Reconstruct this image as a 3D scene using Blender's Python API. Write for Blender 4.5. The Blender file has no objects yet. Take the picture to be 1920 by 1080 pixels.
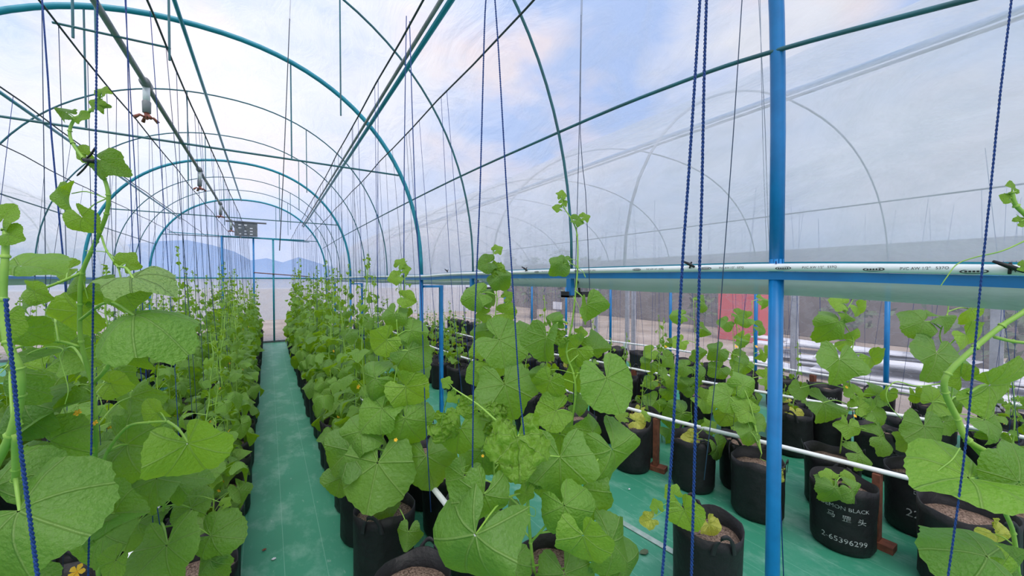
import bpy, math, random
from mathutils import Vector, Matrix, noise
R_ = random.Random(7)
SC = bpy.context.scene
COL = SC.collection
PI = math.pi

# ------------------------------------------------------------------ camera
CF = 715.0; PSI = math.radians(32.6); PIT = math.radians(1.1); CH = 1.65
cam = bpy.data.cameras.new('camera'); cam.sensor_width = 36; cam.lens = 36*CF/1920
cam.clip_start = .05; cam.clip_end = 2000
co = bpy.data.objects.new('camera', cam); COL.objects.link(co); SC.camera = co
co.location = (0, 0, CH); co.rotation_euler = (PI/2-PIT, 0, -PSI)
# ------------------------------------------------------------------ exposure
SC.view_settings.view_transform = 'Standard'; SC.view_settings.look = 'None'
SC.view_settings.gamma = 1; SC.view_settings.use_curve_mapping = False
SC.view_settings.exposure = 0.57
SC.cycles.use_denoising = True
SC.cycles.max_bounces = 8; SC.cycles.transparent_max_bounces = 24
SC.cycles.transmission_bounces = 6; SC.cycles.diffuse_bounces = 4; SC.cycles.glossy_bounces = 3
SC.cycles.caustics_reflective = False; SC.cycles.caustics_refractive = False

# ------------------------------------------------------------------ node helpers
def srgb(r, g, b):
    f = lambda v: ((v/255+.055)/1.055)**2.4 if v > 10 else v/255/12.92
    return (f(r), f(g), f(b), 1)
class NT:
    def __init__(s, t): s.t = t; s.t.nodes.clear()
    def n(s, typ, ins=None, **kw):
        nd = s.t.nodes.new(typ)
        for k, v in kw.items(): setattr(nd, k, v)
        for k, v in (ins or {}).items():
            if isinstance(v, bpy.types.NodeSocket): s.t.links.new(v, nd.inputs[k])
            else: nd.inputs[k].default_value = v
        return nd
    def math(s, op, a, b=0.0, c=None):
        ins = {0: a, 1: b}
        if c is not None: ins[2] = c
        return s.n('ShaderNodeMath', ins, operation=op).outputs[0]
    def noise(s, vec, scale, detail=3, rough=.5):
        return s.n('ShaderNodeTexNoise', {'Vector': vec, 'Scale': scale, 'Detail': detail, 'Roughness': rough}).outputs[0]
    def ramp(s, fac, stops):
        nd = s.n('ShaderNodeValToRGB', {0: fac}); e = nd.color_ramp.elements
        while len(e) < len(stops): e.new(.5)
        for x, (p, cc) in zip(e, stops): x.position = p; x.color = cc
        return nd.outputs[0]
    def mix(s, fac, a, b):
        nd = s.n('ShaderNodeMix', data_type='RGBA')
        for i, v in ((0, fac), (6, a), (7, b)):
            if isinstance(v, bpy.types.NodeSocket): s.t.links.new(v, nd.inputs[i])
            else: nd.inputs[i].default_value = v
        return nd.outputs[2]
    def out(s, sh): s.n('ShaderNodeOutputMaterial', {0: sh})

# ------------------------------------------------------------------ sky: bright broken overcast
w = bpy.data.worlds.new('sky'); SC.world = w; w.use_nodes = True
t = NT(w.node_tree)
tc = t.n('ShaderNodeTexCoord').outputs['Generated']
mp = t.n('ShaderNodeMapping', {0: tc, 3: (1, 1, 1.9)}).outputs[0]
n1 = t.noise(mp, 2.3, 5, .55); n2 = t.noise(mp, 3.4, 4, .5)
c1 = t.ramp(n1, [(.38, srgb(158, 186, 238)), (.49, srgb(206, 214, 240)), (.60, srgb(236, 234, 240))])
pk = t.ramp(n2, [(.52, (0, 0, 0, 1)), (.68, (1, 1, 1, 1))])
c2 = t.mix(t.math('MULTIPLY', pk, .75), c1, srgb(252, 226, 216))
z = t.n('ShaderNodeSeparateXYZ', {0: tc}).outputs[2]
hz = t.ramp(z, [(.0, (1, 1, 1, 1)), (.42, (0, 0, 0, 1))])
c3 = t.mix(t.math('MULTIPLY', hz, .7), c2, srgb(204, 220, 250))
bg = t.n('ShaderNodeBackground', {0: c3, 1: .84})
t.n('ShaderNodeOutputWorld', {0: bg.outputs[0]})
sun = bpy.data.lights.new('sun', 'SUN'); sun.energy = 2.3; sun.angle = math.radians(40); sun.color = (1, .95, .88)
so = bpy.data.objects.new('sun', sun); COL.objects.link(so); so.rotation_euler = (math.radians(28), math.radians(-14), 0)

# ------------------------------------------------------------------ tagging helpers
def tag(o, label=None, cat=None, group=None, kind=None):
    if label: o['label'] = label
    if cat: o['category'] = cat
    if group: o['group'] = group
    if kind: o['kind'] = kind
    return o
def link(name, me, mat=None, parent=None, smooth=True):
    o = bpy.data.objects.new(name, me); COL.objects.link(o)
    if mat and not me.materials: me.materials.append(mat)
    if parent: o.parent = parent
    return o
def empty(name, loc, rz=0, **kw):
    o = bpy.data.objects.new(name, None); COL.objects.link(o); o.location = loc; o.rotation_euler = (0, 0, rz)
    o.empty_display_size = .05
    return tag(o, **kw)
class MB:
    def __init__(s): s.v = []; s.f = []; s.uv = None
    def box(s, a, b, M=None):
        n = len(s.v)
        for i in range(8):
            p = Vector((a[0] if i & 1 == 0 else b[0], a[1] if i & 2 == 0 else b[1], a[2] if i & 4 == 0 else b[2]))
            s.v.append(tuple(M @ p) if M else tuple(p))
        for q in ((0, 2, 3, 1), (4, 5, 7, 6), (0, 1, 5, 4), (2, 6, 7, 3), (0, 4, 6, 2), (1, 3, 7, 5)): s.f.append([n+k for k in q])
        return s
    def tube(s, pts, r, k=8, caps=True):
        pts = [Vector(p) for p in pts]; rr = r if isinstance(r, (list, tuple)) else [r]*len(pts)
        n0 = len(s.v); ref = None
        for i, p in enumerate(pts):
            d = (pts[min(i+1, len(pts)-1)]-pts[max(i-1, 0)])
            d = d.normalized() if d.length > 1e-9 else Vector((0, 0, 1))
            if ref is None: ref = Vector((1, 0, 0)) if abs(d.x) < .8 else Vector((0, 1, 0))
            u = (ref-d*ref.dot(d)).normalized(); ref = u; q = d.cross(u)
            for j in range(k):
                a = 2*PI*j/k; s.v.append(tuple(p+u*math.cos(a)*rr[i]+q*math.sin(a)*rr[i]))
        for i in range(len(pts)-1):
            for j in range(k):
                a = n0+i*k+j; b = n0+i*k+(j+1) % k; s.f.append([a, b, b+k, a+k])
        if caps:
            s.f.append([n0+j for j in reversed(range(k))]); m = n0+(len(pts)-1)*k; s.f.append([m+j for j in range(k)])
        return s
    def lathe(s, prof, k=24, c=(0, 0, 0)):
        n0 = len(s.v)
        for r, z in prof:
            for j in range(k):
                a = 2*PI*j/k; s.v.append((c[0]+r*math.cos(a), c[1]+r*math.sin(a), c[2]+z))
        for i in range(len(prof)-1):
            for j in range(k):
                a = n0+i*k+j; b = n0+i*k+(j+1) % k; s.f.append([a, b, b+k, a+k])
        return s
    def mesh(s, name, mat=None, smooth=False):
        me = bpy.data.meshes.new(name); me.from_pydata(s.v, [], s.f)
        if s.uv:
            uv = me.uv_layers.new(name='UVMap'); fl = [0.0]*(2*len(me.loops)); vi = [0]*len(me.loops)
            me.loops.foreach_get('vertex_index', vi)
            for i, a in enumerate(vi): fl[2*i], fl[2*i+1] = s.uv[a]
            uv.data.foreach_set('uv', fl)
        if smooth: me.polygons.foreach_set('use_smooth', [True]*len(me.polygons))
        me.update()
        if mat: me.materials.append(mat)
        return me
    def build(s, name, mat, parent=None, smooth=False):
        return link(name, s.mesh(name, mat, smooth), None, parent)
# pixel of the photograph -> world point on a plane (used to read positions off the picture)
_s, _c = math.sin(PSI), math.cos(PSI)
FWD = Vector((_s*math.cos(PIT), _c*math.cos(PIT), -math.sin(PIT)))
UPV = Vector((_s*math.sin(PIT), _c*math.sin(PIT), math.cos(PIT)))
RGT = Vector((_c, -_s, 0))
def at(px, py, X=None, Y=None, Z=None, D=None):
    d = FWD+RGT*((px-960)/CF)+UPV*((540-py)/CF)
    k = X/d.x if X is not None else Y/d.y if Y is not None else (Z-CH)/d.z if Z is not None else D
    return Vector((0, 0, CH))+d*k
def smooth_pts(P, n=6):
    P = [Vector(p) for p in P]
    if len(P) < 3: return P
    Q = [P[0]*2-P[1]]+P+[P[-1]*2-P[-2]]; out = []
    for i in range(1, len(Q)-2):
        for k in range(n):
            u = k/n; a, b, c_, d = Q[i-1:i+3]
            out.append(.5*((2*b)+(c_-a)*u+(2*a-5*b+4*c_-d)*u*u+(3*b-a-3*c_+d)*u**3))
    out.append(P[-1]); return out

# ------------------------------------------------------------------ materials
def simple(name, col, rough=.5, metal=0, spec=.5, nz=None, bump=0, col2=None):
    m = bpy.data.materials.new(name); m.use_nodes = True; t = NT(m.node_tree)
    c = col; ins = {'Roughness': rough, 'Metallic': metal, 'Specular IOR Level': spec}
    if nz:
        o = t.n('ShaderNodeTexCoord').outputs['Object']; f = t.noise(o, nz, 4, .6)
        c = t.mix(t.ramp(f, [(.35, (0, 0, 0, 1)), (.7, (1, 1, 1, 1))]), col, col2 or tuple(x*.6 for x in col[:3])+(1,))
        if bump: ins['Normal'] = t.n('ShaderNodeBump', {'Height': f, 'Strength': bump, 'Distance': .01}).outputs[0]
    ins['Base Color'] = c
    t.out(t.n('ShaderNodeBsdfPrincipled', ins).outputs[0]); return m
M = {}
M['blue'] = simple('blue_paint', srgb(18, 128, 196), .38, nz=9, col2=srgb(12, 112, 176))
M['teal'] = simple('teal_paint', srgb(34, 146, 166), .35, nz=7, col2=srgb(26, 128, 148))
M['thin'] = simple('thin_rod_paint', srgb(46, 112, 122), .45, nz=7, col2=srgb(54, 92, 98))
M['steel'] = simple('dull_steel', srgb(112, 118, 122), .5, .3, nz=12)
M['pvc'] = simple('white_pvc', srgb(240, 243, 243), .35, nz=5, col2=srgb(224, 230, 231))
M['pvcgrey'] = simple('grey_pvc', srgb(150, 154, 156), .45, nz=6)
M['wire'] = simple('dark_wire', srgb(52, 62, 66), .6)
M['rope'] = simple('blue_rope', srgb(22, 76, 156), .6, nz=300, bump=.6, col2=srgb(14, 50, 116))
M['ropebacklit'] = simple('blue_rope_backlit', srgb(44, 66, 92), .7)  # same blue rope; its dark silhouette against bright film is put into the colour
M['bag'] = simple('black_fabric', srgb(30, 30, 33), .55, spec=.4, nz=11, bump=1.0, col2=srgb(18, 18, 20))
M['hem'] = simple('black_webbing', srgb(38, 38, 42), .6)
M['soil'] = simple('soil', srgb(172, 148, 132), .95, spec=.1, nz=120, bump=1.0, col2=srgb(52, 38, 32))
M['print'] = simple('white_print', srgb(190, 192, 192), .6, nz=60, col2=srgb(90, 90, 92))
M['ink'] = simple('black_ink', srgb(40, 42, 44), .6)
M['wood'] = simple('brown_wood', srgb(132, 78, 56), .8, nz=18, bump=.3, col2=srgb(92, 52, 38))
M['black'] = simple('black_plastic', srgb(18, 20, 24), .4)
M['brown'] = simple('sprinkler_brown', srgb(148, 84, 66), .5)
M['flower'] = simple('orange_petal', srgb(255, 206, 60), .6, nz=30, col2=srgb(255, 184, 40))
M['dirt'] = simple('dirt', srgb(168, 156, 146), .95, spec=.1, nz=.9, col2=srgb(134, 120, 108))
M['hill'] = simple('hazy_hill', srgb(112, 140, 178), 1, spec=0, nz=.01, col2=srgb(128, 154, 190))  # distance haze is painted into this pale blue base colour
M['sheet'] = simple('white_sheet', srgb(226, 228, 234), .5, nz=2, col2=srgb(190, 194, 204))
M['bark'] = simple('bark', srgb(132, 122, 114), .9, nz=6, col2=srgb(96, 84, 78))
M['hedge'] = simple('dull_leaves', srgb(96, 116, 84), .9, nz=4, col2=srgb(70, 70, 62))
M['shade'] = simple('dark_board', srgb(128, 120, 118), .9, nz=.7, col2=srgb(96, 90, 88))
M['red'] = simple('red_tarp', srgb(200, 78, 84), .7)
M['galv'] = simple('galvanised', srgb(168, 172, 182), .5, .2, nz=8)
M['yellow'] = simple('yellow_leaf', srgb(214, 206, 92), .6)
M['strip'] = simple('pale_strip', srgb(168, 184, 178), .6, nz=14, col2=srgb(130, 158, 148))

def film(name, tr, tint, wr=1.0, ck=.12, colr=srgb(238, 240, 246)):
    m = bpy.data.materials.new(name); m.use_nodes = True; t = NT(m.node_tree)
    o = t.n('ShaderNodeTexCoord').outputs['Object']
    warp = t.n('ShaderNodeMapping', {0: o, 3: (1.0, .45, 1.0), 2: (.25, 0, .2)}).outputs[0]
    f = t.n('ShaderNodeTexNoise', {'Vector': warp, 'Scale': 3.2*wr, 'Detail': 6, 'Roughness': .55, 'Distortion': 1.1}).outputs[0]
    g = t.n('ShaderNodeTexNoise', {'Vector': warp, 'Scale': .9, 'Detail': 3, 'Roughness': .5}).outputs[0]
    bump = t.n('ShaderNodeBump', {'Height': t.math('ADD', f, g), 'Strength': .5, 'Distance': .08}).outputs[0]
    crease = t.ramp(f, [(.42, (0, 0, 0, 1)), (.5, (1, 1, 1, 1)), (.58, (0, 0, 0, 1))])
    a = t.n('ShaderNodeBsdfTransparent', {0: tint}).outputs[0]
    b = t.n('ShaderNodeBsdfTranslucent', {0: colr, 'Normal': bump}).outputs[0]
    d = t.n('ShaderNodeBsdfDiffuse', {0: colr, 'Normal': bump}).outputs[0]
    gl = t.n('ShaderNodeBsdfGlossy', {0: (1, 1, 1, 1), 'Roughness': .22, 'Normal': bump}).outputs[0]
    bd = t.n('ShaderNodeMixShader', {0: .3, 1: b, 2: d}).outputs[0]
    fac = t.math('ADD', 1-tr, t.math('MULTIPLY', t.math('SUBTRACT', crease, .3), ck))
    m1 = t.n('ShaderNodeMixShader', {0: fac, 1: a, 2: bd}).outputs[0]
    fr = t.n('ShaderNodeLayerWeight', {0: .12, 'Normal': bump}).outputs[0]
    m2 = t.n('ShaderNodeMixShader', {0: t.math('MULTIPLY', fr, .35), 1: m1, 2: gl}).outputs[0]
    t.out(m2); return m
M['film'] = film('greenhouse_film', .56, (.97, .98, 1, 1))
M['film2'] = film('clear_side_film', .76, (.95, .95, .98, 1), 1.6, .07)
M['filmend'] = film('milky_film', .20, (.95, .95, .97, 1), 1.4)
M['flap'] = film('greyish_green_sheet', .10, (.8, .9, .85, 1), .5, .02, srgb(170, 196, 180))

def leaf_mat(name, lo, hi, tlo, under, bumpk=.6):
    m = bpy.data.materials.new(name); m.use_nodes = True; t = NT(m.node_tree)
    uv = t.n('ShaderNodeUVMap').outputs[0]; sp = t.n('ShaderNodeSeparateXYZ', {0: uv})
    th, r = sp.outputs[0], sp.outputs[1]
    pp = t.math('PINGPONG', t.math('ABSOLUTE', th), .42)
    dist = t.math('MULTIPLY', pp, r)
    vein = t.n('ShaderNodeMapRange', {0: dist, 1: .004, 2: .016, 3: 1.0, 4: 0.0}).outputs[0]
    side = t.math('PINGPONG', t.math('SUBTRACT', r, t.math('MULTIPLY', dist, 1.1)), .055)
    sv = t.n('ShaderNodeMapRange', {0: side, 1: .001, 2: .007, 3: .22, 4: 0.0}).outputs[0]
    vv = t.math('MAXIMUM', vein, sv)
    o = t.n('ShaderNodeTexCoord').outputs['Object']
    nz = t.noise(o, 9, 4, .6); oi = t.n('ShaderNodeObjectInfo').outputs['Random']
    base = t.mix(t.math('ADD', t.math('MULTIPLY', oi, .85), t.math('MULTIPLY', t.math('SUBTRACT', nz, .35), .6)), lo, hi)
    back = t.n('ShaderNodeNewGeometry').outputs['Backfacing']
    base = t.mix(t.math('MULTIPLY', back, .45), base, under)
    colr = t.mix(t.math('MULTIPLY', vv, .42), base, srgb(170, 200, 118))
    blis = t.noise(t.n('ShaderNodeTexCoord').outputs['Object'], 22, 3, .5)
    hgt = t.math('ADD', t.math('SUBTRACT', t.math('MULTIPLY', side, 3), t.math('MULTIPLY', vein, .8)), t.math('MULTIPLY', blis, .9))
    bump = t.n('ShaderNodeBump', {'Height': hgt, 'Strength': bumpk, 'Distance': .012}).outputs[0]
    p = t.n('ShaderNodeBsdfPrincipled', {'Base Color': colr, 'Roughness': .46, 'Specular IOR Level': .5, 'Normal': bump}).outputs[0]
    tr = t.n('ShaderNodeBsdfTranslucent', {0: t.mix(t.math('MULTIPLY', vv, .25), tlo, srgb(120, 150, 50)), 'Normal': bump}).outputs[0]
    t.out(t.n('ShaderNodeMixShader', {0: .41, 1: p, 2: tr}).outputs[0]); return m
M['leaf'] = leaf_mat('melon_leaf', srgb(34, 86, 30), srgb(120, 168, 56), srgb(164, 210, 24), srgb(132, 172, 84))
M['leafyoungbacklit'] = leaf_mat('young_and_backlit_leaf', srgb(92, 148, 34), srgb(136, 180, 56), srgb(180, 220, 40), srgb(150, 186, 80))  # young leaves, plus grown 'bright' ones whose backlit glow is painted in this colour
M['leafpale'] = leaf_mat('pale_underside', srgb(168, 198, 116), srgb(180, 206, 130), srgb(170, 200, 80), srgb(110, 160, 70), .9)
M['leafyel'] = leaf_mat('yellowing_leaf', srgb(176, 196, 60), srgb(214, 210, 90), srgb(220, 226, 70), srgb(210, 210, 110))
M['stem'] = simple('vine_stem', srgb(156, 194, 84), .5, nz=14, col2=srgb(128, 176, 70))

# floor weed mat with woven seam lines and dusty scuffs
m = bpy.data.materials.new('green_weed_mat'); m.use_nodes = True; t = NT(m.node_tree); M['mat'] = m
o = t.n('ShaderNodeTexCoord').outputs['Object']; sp = t.n('ShaderNodeSeparateXYZ', {0: o})
ln = t.math('PINGPONG', t.math('ADD', sp.outputs[0], .145-.2075), .1037)
line = t.n('ShaderNodeMapRange', {0: ln, 1: .0008, 2: .0025, 3: 1.0, 4: 0.0}).outputs[0]
dust = t.ramp(t.noise(t.n('ShaderNodeMapping', {0: o, 3: (1, .6, 1), 2: (0, 0, .5)}).outputs[0], 5, 8, .68), [(.50, (0, 0, 0, 1)), (.80, (1, 1, 1, 1))])
sc = t.ramp(t.noise(t.n('ShaderNodeMapping', {0: o, 3: (3, 1, 1), 2: (0, 0, .9)}).outputs[0], 9, 4, .7), [(.64, (0, 0, 0, 1)), (.74, (1, 1, 1, 1))])
base = t.mix(t.noise(o, 1.2, 3), srgb(48, 134, 102), srgb(66, 150, 120))
base = t.mix(t.math('MULTIPLY', dust, .55), base, srgb(168, 204, 190))
base = t.mix(t.math('MULTIPLY', sc, .35), base, srgb(200, 216, 208))
base = t.mix(t.math('MULTIPLY', line, .28), base, srgb(170, 214, 196))
wv = t.n('ShaderNodeTexWave', {'Vector': o, 'Scale': 160}, bands_direction='X').outputs[1]
t.out(t.n('ShaderNodeBsdfPrincipled', {'Base Color': base, 'Roughness': .42, 'Specular IOR Level': .45, 'Normal': t.n('ShaderNodeBump', {'Height': t.math('ADD', wv, t.math('MULTIPLY', t.noise(o, 4, 3), 6)), 'Strength': .15, 'Distance': .01}).outputs[0]}).outputs[0])

# ================================================================== SETTING
XR, XL, YE = 1.40, -2.32, 12.0          # eaves of the middle tunnel, end wall
XC, HA, ZE, ZT = -.46, 1.86, 1.70, 3.72
B2L, B2R, B2Z = 1.62, 6.2, 3.12          # right-hand tunnel
B0R, B0L = -2.54, -7.1                  # left-hand tunnel
MB().box((-60, -30, -.12), (60, 90, -.012)).build('ground', M['dirt'])['kind'] = 'structure'
MB().box((B0L, -4, -.012), (B2R, YE, 0)).build('floor', M['mat'])['kind'] = 'structure'
def n_at(y):
    u = max(0, min(1, (1.5-y)/.9)); return 2.2+1.3*u*u*(3-2*u)
def prof(a, n, cx=XC, hw=HA, ze=ZE, h=ZT-ZE, nl=2.2):
    ca, sa = math.cos(a), math.sin(a); nn = n if ca > 0 else nl
    return cx+math.copysign(abs(ca)**(2/nn), ca)*hw, ze+abs(sa)**(2/nn)*h
HOOPY = [0.585, 1.583, 2.775, 4.013, 5.42, 6.83, 8.242, 9.5, 10.75, 12.0]
def roof(name, cx, hw, ze, h, flare, seed, ny=190, na=72):
    mb = MB(); ys = [-4+(YE+4)*j/ny for j in range(ny+1)]
    for y in ys:
        for i in range(na+1):
            a = PI*i/na; x, zz = prof(a, n_at(y) if flare else 2.2, cx, hw+.035, ze, h+.035)
            d = .012*noise.noise(Vector((x*1.3, y*1.1, zz*1.3+seed)))
            if flare:
                hh = min(HOOPY, key=lambda q: abs(q-y)); d += .035*min(1, abs(y-hh)/.5)**.6+.008*noise.noise(Vector((y*7+a*6, a*3, seed+3)))
            mb.v.append((x+d*math.cos(a), y, zz+d*math.sin(a)))
    for j in range(ny):
        for i in range(na):
            k = j*(na+1)+i; mb.f.append([k, k+1, k+na+2, k+na+1])
    o = mb.build(name, M['film'], smooth=True); o['kind'] = 'structure'; return o
roof('ceiling', XC, HA, ZE, ZT-ZE, True, 0)
roof('ceiling', (B2L+B2R)/2, (B2R-B2L)/2, ZE, B2Z-ZE, False, 5, 60, 40)
roof('ceiling', (B0L+B0R)/2, (B0R-B0L)/2, ZE, ZT-ZE-.3, False, 9, 60, 40)
def end_film(name, cx, hw, h, z0=ZE, y=YE+.03):
    mb = MB(); n = 40
    for i in range(n+1):
        x, zz = prof(PI*i/n, 2.2, cx, hw, ZE, h); mb.v.append((x, y, zz)); mb.v.append((x, y, z0))
    for i in range(n): mb.f.append([2*i, 2*i+1, 2*i+3, 2*i+2])
    o = mb.build(name, M['film2']); o['kind'] = 'structure'
end_film('wall_far', XC, HA+.03, ZT-ZE)
end_film('wall_far', (B2L+B2R)/2, (B2R-B2L)/2, B2Z-ZE)
end_film('wall_far', (B0L+B0R)/2, (B0R-B0L)/2, ZT-ZE-.3)
def sheet(name, p, q, z0, z1, mat, seed=0, n=60, k=8, amp=.015):
    mb = MB(); p = Vector(p); q = Vector(q); d = (q-p).normalized(); nn = Vector((-d.y, d.x, 0))
    for i in range(n+1):
        for j in range(k+1):
            a = p.lerp(q, i/n); zz = z0+(z1-z0)*j/k
            off = amp*noise.noise(Vector((a.x*2+seed, a.y*2, zz*2.4))); v = a+nn*off; mb.v.append((v.x, v.y, zz))
    for i in range(n):
        for j in range(k):
            a = i*(k+1)+j; mb.f.append([a, a+1, a+k+2, a+k+1])
    o = mb.build(name, mat, smooth=True); o['kind'] = 'structure'; return o
sheet('wall_far', (B0L, YE+.03, 0), (B2R, YE+.03, 0), .60, ZE, M['filmend'], 3)
sheet('wall_far', (B0L, YE+.04, 0), (B2R, YE+.04, 0), .03, .60, M['film2'], 4)
sheet('wall_right', (B2R+.05, -4, 0), (B2R+.05, YE, 0), .03, ZE, M['film2'], 6)
sheet('wall_left', (B0L-.05, -4, 0), (B0L-.05, YE, 0), .03, ZE, M['filmend'], 8)
sheet('wall_back', (B0L, -4, 0), (B2R, -4, 0), .03, ZE, M['filmend'], 12)
MB().box((B0L, YE-.02, 0), (B2R, YE+.06, .05)).build('trim_1', M['steel'])['kind'] = 'structure'

# ---- hoops of the middle tunnel
HY = [0.585, 1.583, 2.775, 4.013, 5.42, 6.83, 8.242, 9.5, 10.75, 12.0]
ORD = ['first', 'second', 'third', 'fourth', 'fifth', 'sixth', 'seventh', 'eighth', 'ninth', 'tenth', 'eleventh', 'twelfth', 'thirteenth', 'fourteenth', 'fifteenth', 'sixteenth', 'seventeenth', 'eighteenth', 'nineteenth', 'twentieth']
ORD += ['twenty-'+o for o in ORD[:9]]+['thirtieth']+['thirty-'+o for o in ORD[:9]]+['fortieth']+['forty-'+o for o in ORD[:9]]+['fiftieth']+['fifty-'+o for o in ORD[:9]]
def near_(n): return 'nearest' if n == 0 else ORD[n]+' nearest'
def hoop_pts(y, n, dx=0, cx=XC, hw=HA, h=ZT-ZE, seg=48):
    return [(prof(PI*i/seg, n, cx, hw, ZE, h)[0], y, prof(PI*i/seg, n, cx, hw, ZE, h)[1]) for i in range(seg+1)]
def clamp(parent, p, r=.018):
    MB().tube([Vector(p)+Vector((0, -.02, 0)), Vector(p)+Vector((0, .02, 0))], r, 10).build('clamp', M['teal'], parent)
for i, y in enumerate(HY):
    thick = i in (0, 3, 6, 9)
    lab = {0: 'blue painted steel post and hoop nearest the camera, standing before the white eave pipe',
           3: 'thick teal hoop with blue posts, nearest complete arch over the green aisle', 6: 'thick teal hoop second along the tunnel, halfway down the aisle',
           9: 'thick teal hoop at the far end wall around the door frame'}.get(i) or f'thin green-grey tunnel hoop, {ORD[i]} arch counted from the camera'
    r = empty('roof_hoop', (0, 0, 0), label=lab, cat='hoop', group='steel hoops of the tunnel')
    mat = M['teal'] if thick and i else M['blue'] if i == 0 else M['thin']
    MB().tube(hoop_pts(y, n_at(y)), .021 if thick else .0075, 10).build('arch', mat, r, True)
    if thick:
        for x in (XR, XL):
            if x == XL and i == 0: continue
            MB().tube([(x, y, 0), (x, y, ZE+.02)], .021, 12).build('post', M['blue'], r, True)
            MB().lathe([(.0, .012), (.05, .012), (.05, 0)], 16, (x, y, 0)).build('foot_plate', M['blue'], r)
        if i:
            zt = 2.75; xa = HA*(1-((zt-ZE)/(ZT-ZE))**2.2)**(1/2.2)
            MB().tube([(XC-xa, y, zt), (XC+xa, y, zt)], .009, 8).build('tie_bar', M['thin'], r)
            for hx in (.192, -1.1):
                zz = ZE+(ZT-ZE)*(1-(abs(hx-XC)/HA)**2.2)**(1/2.2)
                MB().tube([(hx, y, zt), (hx, y, zz)], .006, 6).build('hanger', M['thin'], r)
    else:
        for hx in (-.72, .42):
            if i in (1,): continue
            zz = ZE+(ZT-ZE)*(1-(abs(hx-XC)/HA)**2.2)**(1/2.2)
            MB().tube([(hx, y, 2.75), (hx, y, zz)], .005, 6).build('hanger', M['thin'], r)
# ---- long purlins
def purlin(name, pts, rad, mat, label, cat='pipe', group=None, k=10):
    o = MB().tube(pts, rad, k).build(name, mat, None, True); return tag(o, label, cat, group)
purlin('ridge_purlin', [(-.555, -2, 3.69), (-.555, 12, 3.70)], .015, M['teal'], 'teal ridge pipe running along the crown of the tunnel')
t_ = empty('side_purlin', (0, 0, 0), label='double pipe, grey over teal, running along the upper right of the roof', cat='pipe')
MB().tube([(.835, -2, 3.145), (.84, 12, 3.135)], .016, 10).build('teal_pipe', M['teal'], t_, True)
MB().tube([(.800, -2, 3.165), (.805, 12, 3.155)], .012, 10).build('grey_pipe', M['pvcgrey'], t_, True)
purlin('side_purlin', [(-1.76, -2, 3.13), (-1.76, 12, 3.13)], .014, M['teal'], 'teal pipe running along the upper left of the roof')
purlin('wall_purlin', smooth_pts([at(1960, -38, X=1.395), at(1813, 0, X=1.39), at(1465, 92, X=1.375), at(1280, 153, X=1.35), at(1050, 247, X=1.31), at(803, 360, X=1.31), (1.31, 8, 2.56), (1.31, 12, 2.56)], 5), .007, M['thin'], 'thin teal rail clipped to the hoops above the right eave pipe')
purlin('wall_purlin', [(-2.2, -1, 2.5), (-2.2, 12, 2.5)], .007, M['thin'], 'thin teal rail clipped to the hoops above the left eave')
for k, (x, zz) in enumerate([(-.745, 2.75), (-.394, 2.765), (.512, 2.74), (.872, 2.74), (-1.25, 2.74), (-1.75, 2.72)]):
    n = 30; pts = [(x+.003*math.sin(j), -2+14*j/n, zz-.012*abs(math.sin(j*PI/3))) for j in range(n+1)]
    lb = ['dark wire just left of the sprinkler pipe', 'dark wire just right of the sprinkler pipe', 'dark wire left of the double roof pipe',
          'dark wire under the double roof pipe, above the second right-hand row', 'dark wire over the first plants left of the aisle', 'dark wire furthest left, over the left plants'][k]
    purlin('support_wire', pts, .0045, M['wire'], lb+', carrying plant strings', 'wire', 'overhead support wires', 6)
o = MB().tube([(-.76, 2.43, 2.745), (-.38, 2.43, 2.76)], .005, 6).build('cross_bar', M['thin']); tag(o, 'short thin bar tying the two wires beside the sprinkler pipe', 'bar')
for hx in (-.70, -.385):
    o = MB().tube([(hx, 2.43, 2.70), (hx, 2.44, 3.70)], .005, 6).build('hanger_rod', M['thin']); tag(o, 'thin hanger rod at the %s end of the short cross bar' % ('left' if hx < -.5 else 'right'), 'rod')
# ---- sprinkler pipe and its misters
purlin('sprinkler_pipe', [(-.571, -2, 2.77), (-.571, 11.9, 2.75)], .0135, M['pvcgrey'], 'grey water pipe with hanging sprinklers above the aisle')
for k, py in enumerate([152, 316, 378, 402]):
    P = at([274, 374, 413, 433][k], py, X=-.571)
    r = empty('sprinkler', (-.571, P.y, 2.765), label=f'brown four-armed sprinkler on a short drop, {ORD[k]} along the grey roof pipe', cat='sprinkler', group='sprinklers over the aisle'); r.scale = (1.35, 1.35, 1.35)
    MB().tube([(0, -.03, 0), (0, .03, 0)], .018, 12).build('tee', M['pvcgrey'], r, True)
    MB().tube([(0, 0, -.01), (0, 0, -.075)], .012, 12).build('drop_pipe', M['pvc'], r, True)
    MB().lathe([(.0, -.12), (.014, -.12), (.015, -.075), (.012, -.07)], 12).build('socket', M['pvcgrey'], r, True)
    b = MB().lathe([(.0, -.15), (.007, -.145), (.009, -.12), (0, -.118)], 10)
    for q in range(4):
        a = q*PI/2+.5; d = Vector((math.cos(a), math.sin(a), 0))
        b.tube([Vector((0, 0, -.14))+d*.004, Vector((0, 0, -.135))+d*.022, Vector((0, 0, -.15))+d*.038], [.004, .005, .007], 8)
    b.build('nozzle', M['brown'], r, True)

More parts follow.
